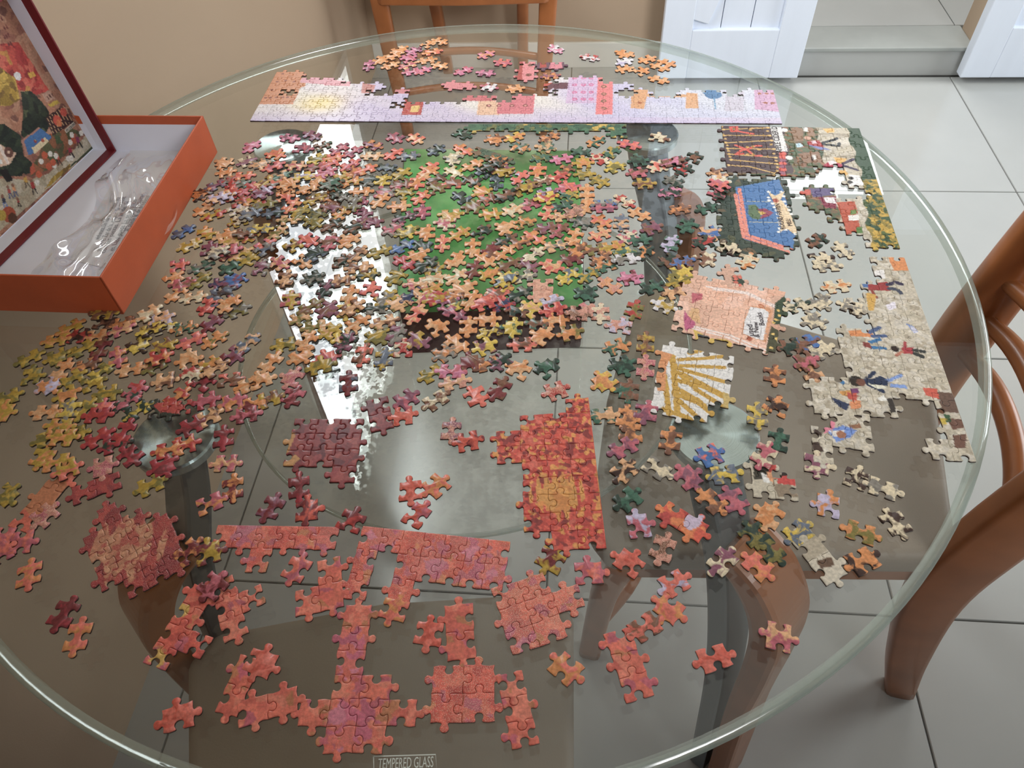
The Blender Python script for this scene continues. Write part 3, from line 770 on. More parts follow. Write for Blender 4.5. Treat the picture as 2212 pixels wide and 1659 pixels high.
Z4 = lambda x, y: (1540 + x * 0.1537, 270 + y * 0.1537)
for pts in ([(140, 90), (770, 66)], [(150, 170), (790, 176)], [(180, 276), (815, 245)], [(200, 356), (850, 366)], [(220, 436), (880, 486)], [(250, 516), (905, 576)], [(215, 592), (500, 610), (865, 706)]):
    oc.line((214, 172, 96), [Z4(*p) for p in pts], 0.0019)
    for e in (pts[0], pts[-1]): oc.dot((224, 184, 106), *Z4(*e), 0.0021)
for x, y in ((120, 50), (170, 222), (200, 312), (215, 392), (238, 474), (760, 112), (812, 300), (850, 430), (880, 530), (900, 620), (895, 672), (845, 738)): oc.dot((214, 172, 96), *Z4(x, y), 0.0018)
for pts in ([(240, 60), (330, 50), (330, 110), (260, 120), (240, 60)], [(330, 110), (420, 130), (560, 150)], [(310, 310), (400, 350), (470, 370), (600, 320), (670, 320)], [(320, 440), (400, 380), (470, 370), (540, 430), (580, 460), (670, 460)], [(320, 440), (420, 430)]):
    oc.line((216, 82, 60), [Z4(*p) for p in pts], 0.0034)
for x, y in ((520, 95), (550, 75), (480, 340), (560, 330), (480, 440), (560, 440), (640, 370)): oc.dot((214, 164, 84), *Z4(x, y), 0.0020)
oc.poly((232, 230, 226), [Z4(*p) for p in ((798, 50), (950, 60), (1045, 400), (885, 396))])
for y in (430, 480, 570, 650, 745): oc.dot((214, 84, 66), *Z4(975, y), 0.0044)
for y in (525, 610, 700): oc.dot((150, 90, 110), *Z4(975, y), 0.0036)
oc.dot((238, 236, 230), *Z4(1000, 98), 0.004).dot((238, 236, 230), *Z4(1065, 488), 0.004)
oc.poly((150, 116, 88), [Z4(*p) for p in ((1080, 70), (1250, 70), (1270, 250), (1150, 260))]).poly((148, 112, 86), [Z4(*p) for p in ((1180, 430), (1480, 400), (1540, 560), (1280, 560))]).poly((156, 120, 92), [Z4(*p) for p in ((1310, 70), (1400, 70), (1430, 180), (1330, 190))])
oc.poly((238, 236, 230), [Z4(*p) for p in ((1255, 60), (1320, 60), (1330, 118), (1270, 118))]).poly((238, 236, 230), [Z4(*p) for p in ((1380, 450), (1435, 445), (1446, 515), (1395, 520))])
oc.poly((196, 224, 236), [Z4(*p) for p in ((1150, 290), (1220, 280), (1270, 330), (1180, 345))]).poly((176, 58, 56), [Z4(*p) for p in ((1310, 260), (1480, 240), (1560, 330), (1480, 345), (1330, 300))]).poly((230, 206, 214), [Z4(*p) for p in ((1370, 250), (1430, 245), (1455, 285), (1390, 290))])
oc.poly((122, 132, 186), [Z4(*p) for p in ((1300, 300), (1560, 345), (1650, 380), (1500, 375))]).line((48, 54, 58), [Z4(1540, 275), Z4(1700, 235), Z4(1735, 215)], 0.0042).line((48, 54, 58), [Z4(1550, 300), Z4(1760, 320), Z4(1765, 285)], 0.0042).dot((214, 166, 140), *Z4(1320, 210), 0.004)
oc.poly((226, 176, 92), [Z4(*p) for p in ((1690, 480), (1880, 500), (1800, 600), (1720, 540))]).poly((226, 176, 92), [Z4(*p) for p in ((1720, 690), (1840, 640), (1890, 720), (1780, 760))]).poly((232, 186, 108), [Z4(*p) for p in ((1530, 80), (1690, 75), (1700, 130), (1600, 140))])
oc.poly((186, 52, 78), [Z4(*p) for p in ((1545, 590), (1640, 530), (1840, 590), (1830, 640), (1700, 700), (1650, 680))]).poly((240, 226, 226), [Z4(*p) for p in ((1600, 540), (1680, 530), (1740, 560), (1640, 590))])
oc.line((70, 60, 84), [Z4(1820, 570), Z4(1960, 510)], 0.004).line((70, 60, 84), [Z4(1830, 600), Z4(2020, 660)], 0.004)
oc.poly((240, 238, 236), [Z4(*p) for p in ((1900, 720), (2050, 740), (2120, 880), (1980, 870), (1900, 900), (1930, 800))]).dot((60, 58, 56), *Z4(1930, 775), 0.003).dot((60, 58, 56), *Z4(1915, 830), 0.003)
Y8 = lambda x, y: (1600 + x * 0.2773, 400 + y * 0.2773)
oc.poly((96, 84, 128), [Y8(*p) for p in ((530, 40), (720, 40), (720, 90), (560, 110))]).poly((202, 80, 60), [Y8(*p) for p in ((450, 50), (540, 50), (540, 90), (450, 90))]).poly((140, 48, 72), [Y8(*p) for p in ((600, 110), (740, 100), (740, 200), (650, 190))]).poly((238, 232, 232), [Y8(*p) for p in ((640, 110), (720, 110), (740, 160), (660, 150))])
oc.poly((190, 82, 52), [Y8(*p) for p in ((740, 150), (880, 140), (900, 200), (930, 380), (820, 400), (780, 260))]).poly((110, 140, 70), [Y8(*p) for p in ((850, 210), (890, 205), (900, 240), (850, 245))]).poly((240, 238, 232), [Y8(*p) for p in ((830, 250), (910, 245), (920, 290), (840, 290))]).poly((90, 130, 64), [Y8(*p) for p in ((890, 345), (940, 340), (945, 390), (900, 390))])
root, ct = section('dark fence block with a cider sign and green edge, joined jigsaw pieces', (1855, 281), (1943, 540), 11, 0.01655, -1,
        ['###########', '######.####', '####...###.', '####..###..', '#####.##...', '#####......', '#####......', '#####......', '#####......', '#####......'], 'dl', oc, fill=0.0009, seed=11)
def lettering(root, s, size, p0, p1, up, mat, sx=1.0):
    a, b, c = v3(*p0, TZ + 0.0029), v3(*p1, TZ + 0.0029), v3(*up, TZ + 0.0029)
    return text('lettering', s, size, a, b - a, c - a, mat, root, sx=sx)
lettering(root, 'APPLE CIDER D', 0.0098, Z4(975, 388), Z4(905, 60), Z4(900, 395), M['blackink'], 0.84)
lettering(root, 'MILK', 0.0046, Z4(1425, 510), Z4(1412, 450), Z4(1400, 515), M['blackink'])

# blue tent
dkg = shards([(66, 78, 66), (56, 72, 62), (92, 96, 70), (108, 92, 68)], [3, 3, 1, 1], 600, 12, bb([(1560, 380), (1750, 580)]))
bt = Picture(dkg); Z5 = lambda x, y: (1560 + x * 0.1145, 380 + y * 0.1145)
bt.poly((70, 120, 176), [Z5(*p) for p in ((240, 250), (1060, 100), (1150, 330), (1370, 1150), (1310, 1480), (400, 1230), (250, 400))])
bt.line((232, 140, 120), [Z5(245, 390), Z5(400, 1190), Z5(1280, 1470)], 0.0042).line((232, 140, 120), [Z5(315, 280), Z5(465, 1150), Z5(1290, 1420)], 0.0042)
bt.poly((96, 120, 86), [Z5(*p) for p in ((480, 590), (620, 580), (740, 700), (700, 860), (560, 840), (480, 760))]).poly((152, 62, 88), [Z5(*p) for p in ((650, 660), (800, 650), (960, 730), (880, 790), (700, 850), (760, 740))]).poly((214, 176, 80), [Z5(*p) for p in ((660, 700), (830, 735), (720, 775))])
bt.line((206, 196, 150), [Z5(430, 515), Z5(930, 525)], 0.0008).line((206, 196, 150), [Z5(480, 905), Z5(1080, 915)], 0.0008)
bt.poly((234, 208, 168), [Z5(*p) for p in ((850, 330), (990, 410), (1170, 320), (1100, 480), (1230, 650), (1330, 900), (1410, 1110), (1330, 1120), (1200, 1030), (1090, 1090), (1110, 950), (1050, 720), (960, 520))])
for x, y in ((870, 335), (860, 440), (875, 500), (940, 560), (975, 625), (1005, 690), (1035, 760), (1050, 830), (1080, 900), (1080, 965), (1070, 1030), (1060, 1090), (1150, 420), (1165, 520), (1210, 600), (1255, 680), (1295, 755), (1365, 1130), (1190, 1050), (1100, 335)): bt.dot((246, 244, 238), *Z5(x, y), 0.0019)
bt.dot((186, 92, 66), *Z5(1000, 500), 0.0036)
root, ct = section('blue tent block with a cream scroll sign and pink frame, joined pieces', (1699, 392), (1731, 562), 7, 0.0165, -1, ['######.', '#######', '#######', '#######', '.######'], '', bt, fill=0.0009, seed=13)
lettering(root, 'ROUND HAVEN', 0.0072, Z5(1190, 1010), Z5(1085, 540), Z5(1120, 1015), M['blackink'], 0.86)
lettering(root, 'MILL', 0.0072, Z5(1330, 945), Z5(1265, 770), Z5(1260, 955), M['blackink'], 0.86)

# pavement strip with walking figures
U8 = Y8
pv = Picture(lambda xy: pav(xy))
fig = lambda c, *pts: pv.poly(c, [U8(*p) for p in pts])
fig((222, 142, 82), (1140, 580), (1290, 575), (1320, 680), (1190, 680)); fig((236, 232, 228), (1030, 680), (1110, 670), (1120, 740), (1050, 745))
fig((160, 52, 52), (985, 790), (1130, 765), (1165, 840), (985, 830)); fig((74, 112, 168), (935, 770), (985, 765), (985, 810), (950, 810)); pv.line((66, 60, 84), [U8(1140, 790), U8(1200, 770), U8(1245, 785)], 0.0044).line((72, 78, 96), [U8(1150, 820), U8(1210, 825), U8(1240, 855)], 0.0044).line((150, 60, 52), [U8(1010, 830), U8(1050, 890)], 0.003)
fig((212, 166, 76), (970, 850), (1050, 870), (1030, 990), (985, 990)); fig((232, 226, 236), (1120, 950), (1190, 920), (1210, 970), (1150, 990))
fig((218, 138, 78), (830, 1150), (1010, 1140), (1040, 1200), (850, 1190)); pv.line((78, 98, 140), [U8(1000, 1160), U8(1070, 1125)], 0.0042).line((78, 98, 140), [U8(1020, 1190), U8(1120, 1190)], 0.004)
fig((52, 118, 170), (980, 1230), (1080, 1200), (1090, 1225), (1010, 1250)); fig((52, 118, 170), (1000, 1265), (1130, 1275), (1130, 1295), (1010, 1290)); fig((140, 62, 58), (945, 1235), (990, 1240), (1020, 1290), (950, 1270))
fig((172, 52, 60), (1245, 1280), (1340, 1280), (1350, 1330), (1250, 1325)); pv.line((172, 52, 60), [U8(1270, 1285), U8(1272, 1240)], 0.003).line((190, 120, 96), [U8(1250, 1310), U8(1205, 1340)], 0.003).dot((52, 40, 36), *U8(1195, 1288), 0.0036).line((60, 64, 62), [U8(1345, 1300), U8(1420, 1312)], 0.004).line((60, 64, 62), [U8(1345, 1325), U8(1410, 1350)], 0.004)
fig((122, 150, 210), (1275, 1085), (1330, 1110), (1380, 1160), (1340, 1165)); fig((206, 206, 224), (1310, 1110), (1360, 1130), (1370, 1165), (1330, 1160))
fig((44, 56, 84), (950, 1540), (1080, 1500), (1140, 1530), (1140, 1580), (1000, 1560)); pv.line((44, 56, 84), [U8(950, 1545), U8(1030, 1475)], 0.004).line((44, 56, 84), [U8(980, 1560), U8(1100, 1620)], 0.004); fig((228, 226, 206), (980, 1560), (1120, 1580), (1130, 1600), (1050, 1600)); fig((128, 158, 216), (1130, 1530), (1240, 1480), (1260, 1500), (1150, 1550)); fig((128, 158, 216), (1140, 1560), (1280, 1570), (1290, 1600), (1150, 1585)); pv.dot((54, 46, 40), *U8(890, 1540), 0.0062).dot((120, 76, 60), *U8(930, 1550), 0.0040)
fig((52, 118, 170), (720, 1450), (790, 1440), (800, 1480), (760, 1500)); fig((52, 118, 170), (740, 1500), (810, 1550), (790, 1570), (740, 1540))
fig((206, 146, 70), (760, 1620), (860, 1610), (880, 1659), (780, 1650)); fig((122, 66, 112), (850, 1600), (910, 1595), (915, 1640), (860, 1640)); fig((196, 76, 60), (820, 1630), (900, 1630), (900, 1690), (830, 1680)); fig((52, 62, 92), (690, 1660), (840, 1720), (820, 1770), (760, 1740)); fig((222, 142, 90), (840, 1700), (930, 1690), (930, 1750), (850, 1760))
fig((64, 58, 54), (1130, 1670), (1190, 1680), (1200, 1780), (1160, 1790)); fig((238, 236, 228), (1060, 1670), (1110, 1650), (1130, 1690), (1080, 1700))
fig((110, 86, 74), (1500, 1620), (1700, 1640), (1712, 1790), (1570, 1780)); fig((206, 84, 62), (1410, 1590), (1520, 1600), (1540, 1680), (1430, 1650)); fig((118, 84, 70), (1600, 1830), (1740, 1840), (1760, 1900), (1640, 1920)); fig((118, 84, 70), (1640, 1960), (1750, 1950), (1740, 2060), (1660, 2060)); fig((206, 178, 66), (1530, 1830), (1590, 1825), (1600, 1880), (1540, 1880)); fig((62, 92, 62), (1570, 1800), (1620, 1800), (1630, 1860), (1590, 1860))
section('grey paved strip of joined jigsaw pieces with small walking figures', (1952, 560), (2107, 1000), 12, 0.0172, -1,
        ['############', '#########..#', '..#######...', '...#.#####..', '.....#####..', '........##..', '........##..'], 'd', pv, fill=0.0010, seed=14)
V8 = lambda x, y: (1600 + x * 0.2773, 840 + y * 0.2773)
kb = Picture(lambda xy: pav(xy)); kf = lambda c, *pts: kb.poly(c, [V8(*p) for p in pts])
kf((112, 146, 214), (660, 340), (790, 300), (900, 340), (850, 390), (740, 430), (700, 380)); kf((226, 128, 150), (640, 240), (740, 240), (720, 320), (640, 370)); kf((232, 226, 220), (680, 340), (800, 340), (780, 380), (720, 390)); kb.dot((168, 112, 84), *V8(775, 372), 0.004); kf((74, 58, 52), (560, 330), (640, 335), (620, 390), (570, 380)); kf((150, 104, 74), (830, 300), (920, 285), (930, 320), (850, 325)); kf((78, 60, 52), (540, 430), (600, 430), (640, 500), (570, 520)); kf((204, 70, 60), (490, 450), (530, 440), (540, 500), (490, 500)); kf((206, 112, 70), (430, 340), (500, 310), (500, 390), (440, 390)); kf((204, 60, 60), (600, 160), (640, 160), (640, 205), (605, 205))
section('small grey block showing a blue and pink tumbling figure, joined pieces', (1877, 900), (1893, 1020), 3, 0.0166, -1, ['##.', '##.', '.##'], '', kb, fill=0.0010, seed=15)
kb2 = Picture(flat((202, 192, 170))); kg = lambda c, *pts: kb2.poly(c, [V8(*p) for p in pts])
kg((70, 66, 56), (90, 600), (270, 600), (270, 720), (100, 720)); kg((206, 60, 52), (190, 600), (270, 600), (270, 700), (230, 680)); kg((204, 62, 56), (275, 680), (440, 690), (440, 770), (280, 750)); kg((230, 160, 110), (200, 660), (260, 670), (250, 740), (200, 720)); kg((236, 234, 228), (150, 660), (200, 690), (230, 750), (170, 740)); kg((150, 132, 110), (240, 750), (380, 760), (450, 850), (290, 860)); kg((52, 44, 40), (310, 640), (370, 645), (360, 690), (310, 690))
section('three joined pieces with red and white figures beside the dark green piece', (1626, 1076), (1724, 1084), 2, 0.0200, 1, ['##', '#.'], '', kb2, fill=0.0010, seed=16)

# pink book stall
Z6 = lambda x, y: (1480 + x * 0.1085, 600 + y * 0.1085)
bkb = shards([(232, 184, 158), (228, 176, 148), (234, 190, 168)], [2, 1, 1], 60, 17, bb([(1470, 600), (1720, 800)]))
bk = Picture(bkb)
bk.poly((196, 96, 108), [Z6(*p) for p in ((120, 340), (340, 350), (330, 470), (250, 490), (130, 540))]).poly((224, 178, 128), [Z6(*p) for p in ((120, 640), (260, 640), (300, 950), (190, 900), (0, 880))]).poly((194, 92, 130), [Z6(*p) for p in ((-20, 680), (40, 780), (190, 920), (190, 1010), (0, 1090), (-40, 900))])
for q in ([(420, 215), (1230, 330), (1780, 590)], [(560, 270), (1200, 350), (1780, 630)], [(190, 1010), (900, 1190), (1590, 1480)], [(160, 1050), (820, 1220), (1560, 1530)]): bk.line((244, 226, 218), [Z6(*p) for p in q], 0.0022)
bk.poly((224, 162, 120), [Z6(*p) for p in ((1280, 600), (1640, 620), (1740, 690), (1600, 1330), (1130, 1160), (1150, 900))]).poly((236, 234, 234), [Z6(*p) for p in ((1290, 615), (1560, 660), (1660, 730), (1540, 1280), (1390, 1250), (1140, 1140), (1180, 880))])
bk.dot((190, 104, 66), *Z6(1500, 600), 0.0028).dot((224, 162, 120), *Z6(1500, 600), 0.0016).dot((178, 88, 56), *Z6(1270, 1250), 0.0028)
bk.poly((220, 184, 86), [Z6(*p) for p in ((150, 1060), (480, 1240), (820, 1270), (930, 1340), (900, 1480), (560, 1400), (300, 1440), (190, 1230))]).poly((84, 92, 96), [Z6(*p) for p in ((220, 1140), (480, 1210), (440, 1270), (270, 1250))]).poly((200, 190, 170), [Z6(*p) for p in ((330, 1310), (450, 1300), (430, 1440), (340, 1440))])
bk.poly((62, 80, 60), [Z6(*p) for p in ((1780, 540), (1980, 380), (2100, 980), (1740, 960))]).poly((84, 84, 62), [Z6(*p) for p in ((1700, 1000), (1900, 1120), (2020, 1480), (1580, 1560), (1650, 1200))])
for x, y in ((1840, 690), (1860, 790), (1790, 870), (1745, 930), (1740, 1160), (1810, 1250), (1700, 1430), (1830, 1500)): bk.dot((236, 200, 110), *Z6(x, y), 0.0016)
root, ct = section('pink bookstall block with a handwritten white sign, joined jigsaw pieces', (1696, 634), (1674, 764), 4, 0.0163, -1, ['####', '####', '####', '####', '####', '####'], '', bk, fill=0.0009, seed=18)
lettering(root, 'used', 0.0080, Z6(1375, 1165), Z6(1330, 900), Z6(1250, 1165), M['blackink'], 1.05)
lettering(root, '& New', 0.0070, Z6(1480, 1190), Z6(1440, 840), Z6(1380, 1180), M['blackink'], 1.0)
lettering(root, 'Books', 0.0074, Z6(1588, 950), Z6(1510, 670), Z6(1480, 960), M['blackink'], 0.95)
fl_ = Picture(flat((214, 170, 146))).poly((58, 76, 62), [Z6(*p) for p in ((920, 0), (1150, 0), (1190, 190), (950, 180))])
for x, y in ((980, 20), (1000, 65), (1090, 30), (1000, 130), (970, 185), (1070, 185)): fl_.dot((222, 110, 88), *Z6(x, y), 0.0022)
section('pink and green pair of pieces with red blooms above the pink bookstall block', (1570, 626), (1608, 624), 1, 0.0150, 1, ['#', '#'], '', fl_, fill=0.0010, seed=19)
# striped canopy
st = Picture(lambda xy: np.tile(np.array(srgb(232, 230, 226)), (len(xy), 1)))
K4 = lambda x, y: (1150 + x * 0.21706, 540 + y * 0.21706)
for w, q in ((0.0058, [(1390, 1080), (1420, 1400), (1440, 1640)]), (0.0052, [(1290, 1160), (1330, 1420), (1360, 1700)]), (0.0046, [(1480, 1250), (1700, 1360), (1920, 1480)]), (0.0048, [(1450, 1240), (1640, 1420), (1930, 1600)]), (0.0042, [(1560, 1050), (1720, 1010), (1889, 960)]), (0.0040, [(1450, 1110), (1700, 1100), (1889, 1080)]),
             (0.0042, [(1440, 1170), (1700, 1180), (1900, 1190)]), (0.0044, [(1450, 1200), (1700, 1270), (1900, 1330)]), (0.0050, [(1420, 1390), (1650, 1520), (1900, 1740)]), (0.0050, [(1420, 1490), (1600, 1650), (1850, 1880)])):
    st.line((204, 160, 62), [K4(*p) for p in q], w)
D4 = lambda x, y: (1080 + x * 0.25316, 800 + y * 0.25316)
for w, q in ((0.0050, [(1390, 350), (1600, 420), (1720, 520)]), (0.0050, [(1480, 210), (1700, 300), (1840, 420)]), (0.0050, [(1500, 100), (1720, 150), (1900, 240)])): st.line((204, 160, 62), [D4(*p) for p in q], w)
st.poly((222, 150, 96), [K4(*p) for p in ((1200, 1000), (1390, 1060), (1330, 1180), (1320, 1420), (1240, 1420), (1210, 1150))]).poly((226, 190, 84), [K4(*p) for p in ((1620, 830), (1889, 900), (1889, 960), (1720, 990), (1640, 960))])
st.poly((226, 150, 140), [D4(*p) for p in ((1860, 380), (1930, 400), (1900, 500), (1830, 500))]).poly((206, 178, 108), [D4(*p) for p in ((1900, 200), (2060, 260), (2010, 350), (1900, 330))])
section('yellow and white striped canopy block of joined jigsaw pieces', (1586, 774), (1568, 925), 4, 0.0165, -1, ['###.', '####', '####', '####'], '', st, fill=0.0009, seed=20)

# red leaf blocks
R8 = [(1070, 850), (1320, 1200)]
rl = shards([(206, 66, 48), (218, 86, 64), (146, 52, 50), (224, 150, 72), (192, 60, 48), (226, 104, 84)], [5, 4, 3.4, 3.0, 3, 2], 2600, 21, bb(R8))
gl_ = P(1205, 1075); fl2 = shards([(226, 158, 76), (220, 140, 64), (200, 70, 48)], [4, 2, 1], 400, 22, bb(R8))
def redleaf(xy):
    c = rl(xy); d = np.hypot(xy[:, 0] - gl_[0], (xy[:, 1] - gl_[1]) * 1.1); k = d < 0.020 + 0.006 * np.sin(xy[:, 0] * 900); c[k] = fl2(xy[k]); return c
section('tall red and orange leaf block with a straight right edge, joined pieces', (1271, 862), (1310, 1187), 9, 0.0207, -1, ['#########', '.########', '.#######.', '..##.....'], 'd', redleaf, fill=0.0009, seed=23)
mb = shards([(132, 48, 52), (146, 58, 60), (112, 50, 56), (158, 70, 66)], [4, 3, 2, 2], 500, 24, bb([(590, 880), (800, 1060)]))
mb = Picture(mb).poly((196, 142, 82), [(596, 960), (632, 935), (640, 945), (622, 985)]).poly((196, 142, 82), [(606, 1010), (640, 985), (650, 995), (620, 1022)])
section('dark maroon block of ten joined jigsaw pieces', (604, 1047), (764, 1046), 3, 0.0166, 1, ['..#', '###', '###', '###'], '', mb, fill=0.0010, seed=25)
sd = shards([(160, 52, 56), (146, 50, 58), (176, 62, 58)], [3, 2, 2], 900, 26, bb([(120, 1060), (440, 1350)])); sdc = P(275, 1185)
sg = shards([(196, 128, 96), (176, 78, 66), (206, 146, 110)], [3, 2, 2], 1600, 27, bb([(120, 1060), (440, 1350)]))
def spk(xy):
    c = sd(xy); d = np.hypot((xy[:, 0] - sdc[0]), (xy[:, 1] - sdc[1])); k = d < 0.026 + 0.007 * np.sin(xy[:, 0] * 350) ; c[k] = sg(xy[k]); return c
section('tilted crimson block with a speckled gold middle, joined jigsaw pieces', (238, 1322), (412, 1222), 4, 0.0185, 1, ['.###', '####', '####', '###.', '.#..'], '', spk, speck=0.35, fill=0.0010, seed=28)

sal = shards([(222, 92, 72), (206, 78, 66), (226, 112, 88), (198, 96, 110), (212, 128, 84)], [5, 3, 3, 1.3, 0.8], 2600, 29, bb([(420, 1120), (1300, 1650)]))
salm = shards([(224, 108, 84), (214, 96, 78), (228, 126, 100), (196, 92, 106), (190, 118, 78)], [5, 3, 3, 1.2, 1.0], 3000, 30, bb([(280, 1130), (1450, 1660)]))
pink = shards([(200, 96, 120), (214, 104, 92), (210, 120, 140)], [2, 3, 1], 900, 31, bb([(420, 1120), (1300, 1650)]))
def mixp(px, r, f1, f2):
    c0 = [P(*q) for q in px]
    def fn(xy):
        c = f1(xy)
        for q in c0:
            k = np.hypot(*(xy - q).T) < r * (1 + 0.3 * np.sin(xy[:, 0] * 500) * np.sin(xy[:, 1] * 430)); c[k] = f2(xy[k])
        return c
    return fn
S = lambda lab, O, A, na, wb, side, mask, fl='', pa=None, speck=0.0, seed=40, **k: section(lab, O, A, na, wb, side, mask, fl, pa or salm, speck=speck, fill=0.0011, seed=seed, **k)
S('coral edge strip of seven joined pieces left of the gap', (735, 1141), (473, 1137), 6, 0.0200, 1, ['######', '...#..'], 'd', mixp([(712, 1165), (540, 1150)], 0.012, sal, pink), 0.4, 41)
S('coral edge strip with three hanging legs, in front of the red leaf block', (1103, 1173), (786, 1139), 7, 0.0200, 1, ['#######', '#####.#', '....#.#'], 'd', mixp([(1060, 1230), (1010, 1170), (830, 1160), (925, 1220)], 0.014, sal, pink), 0.5, 42)
S('T-shaped salmon block with a tall stem, nearest the safety mark', (632, 1629), (894, 1629), 4, 0.0168, 1, ['.##.', '####', '.##.', '.#..', '.#..', '.#..'], '', mixp([(760, 1560), (745, 1410)], 0.016, salm, pink), 0.15, 43)
S('salmon block with white glitter specks and two arms on its right', (1108, 1418), (1226, 1378), 2, 0.0172, 1, ['##.', '###', '##.'], '', mixp([(1110, 1370)], 0.014, salm, pink), 0.75, 44)
S('square coral block of four joined pieces with silver flecks', (930, 1562), (1068, 1561), 2, 0.0185, 1, ['##', '##'], '', sal, 0.6, 45)
S('leaning pair of joined salmon pieces beside the ladder of coral pieces', (466, 1542), (512, 1553), 1, 0.0200, 1, ['#', '#'], '', None, 0.0, 65)
S('three joined plain salmon pieces hanging below the coral strip', (640, 1336), (746, 1312), 2, 0.0205, 1, ['##', '.#'], '', None, 0.0, 46)
S('four joined salmon pieces in a tilted column left of the coral strip legs', (487, 1392), (588, 1346), 2, 0.0168, 1, ['#.', '##', '#.'], '', None, 0.25, 47)
S('tilted ladder of five coral pieces with yellow streaks and a pink corner', (312, 1432), (408, 1470), 2, 0.0155, 1, ['#.', '##', '#.', '#.'], '',
  mixp([(395, 1320), (345, 1425)], 0.006, mixp([(325, 1440)], 0.012, sal, pink), shards([(216, 174, 84), (220, 150, 80)], [1, 1], 60, 48, bb([(300, 1260), (450, 1460)]))), 0.1, 49)
S('upright pair of joined salmon pieces behind the square coral block', (968, 1432), (1030, 1424), 1, 0.0205, 1, ['#', '#'], '', None, 0.0, 50)
S('leaning column of three joined salmon pieces near the right glass rim', (1352, 1520), (1412, 1504), 1, 0.0160, 1, ['#', '#', '#'], '', None, 0.0, 51)
S('column of joined salmon pieces on the right of the square coral block', (1108, 1622), (1166, 1606), 1, 0.0160, 1, ['#', '#', '#'], '', None, 0.0, 52)
S('pair of joined coral pieces left of the T-shaped salmon block', (516, 1576), (646, 1540), 2, 0.0180, 1, ['##'], '', None, 0.1, 53)
S('leaning pair of joined maroon pieces behind the maroon block', (804, 938), (852, 926), 1, 0.0180, 1, ['#', '#'], '', mb, 0.0, 54)
S('pair of joined speckled pink pieces in front of the green-topped box', (1150, 657), (1196, 656), 1, 0.0172, 1, ['#', '#'], '', shards([(222, 164, 138), (206, 140, 116)], [2, 1], 500, 55, bb([(1130, 580), (1220, 670)])), 0.8, 55)
S('slanting pair of joined coral pieces with a lavender bird', (1416, 1119), (1508, 1176), 2, 0.0185, 1, ['##'], '',
  Picture(shards([(214, 82, 56), (222, 124, 66), (186, 60, 54)], [3, 2, 1], 300, 56, bb([(1400, 1070), (1540, 1200)]))).poly((208, 190, 212), [(1478, 1120), (1500, 1112), (1520, 1118), (1510, 1140), (1490, 1150), (1476, 1140)]), 0.0, 56)
S('slanting pair of joined crimson pieces at the left, behind the crimson block', (160, 1094), (264, 1056), 2, 0.0180, 1, ['##'], '', sd, 0.2, 57)
S('diagonal column of joined salmon pieces at the left rim of the picture', (20, 1140), (62, 1156), 1, 0.0200, 1, ['#', '#', '#'], '', None, 0.0, 58)
S('dark green and red row of three joined pieces over the near steel disc', (318, 909), (412, 896), 3, 0.0170, 1, ['###'], '', Picture(shards([(46, 56, 48), (56, 66, 54), (70, 60, 50)], [3, 2, 1], 300, 59, bb([(300, 860), (430, 930)]))).poly((178, 56, 48), [(335, 880), (350, 868), (420, 864), (416, 900), (372, 896), (345, 892)]), 0.1, 59)
S('pair of joined cream pieces leaning together on the right', (1783, 1268), (1830, 1244), 1, 0.0205, 1, ['#', '#'], '', Picture(lambda xy: pav(xy)).poly((110, 84, 66), [(1762, 1215), (1795, 1205), (1800, 1225), (1770, 1232)]), 0.0, 60)
S('slanting green and brown straight-edged row of pieces over the green-topped box', (1110, 346), (1030, 320), 3, 0.0150, 1, ['###'], 'd', shards([(92, 116, 94), (132, 104, 80), (80, 104, 88)], [3, 2, 2], 200, 61, bb([(1010, 310), (1130, 360)])), 0.0, 61)
S('tall pink house column of joined pieces behind the pale strip', (1117, 177), (1152, 177), 1, 0.0168, 1, ['#', '#', '#'], '', Picture(flat((222, 138, 142))).dot((130, 84, 76), 1146, 145, 0.004).dot((130, 84, 76), 1142, 166, 0.004).poly((176, 76, 74), [(1110, 180), (1126, 125), (1130, 125), (1128, 180)]), 0.0, 62)
S('purple roof pair of joined pieces behind the pale strip', (1160, 152), (1218, 151), 2, 0.0165, 1, ['##'], '', Picture(flat((108, 80, 96))).poly((216, 132, 144), [(1186, 153), (1190, 138), (1214, 138), (1214, 153)]).poly((178, 72, 66), [(1166, 150), (1168, 130), (1180, 130), (1180, 150)]), 0.0, 63)
S('pink slanting pair of joined pieces behind the pale strip', (958, 193), (1018, 198), 2, 0.0165, 1, ['##'], '', flat((220, 136, 142)), 0.0, 64)
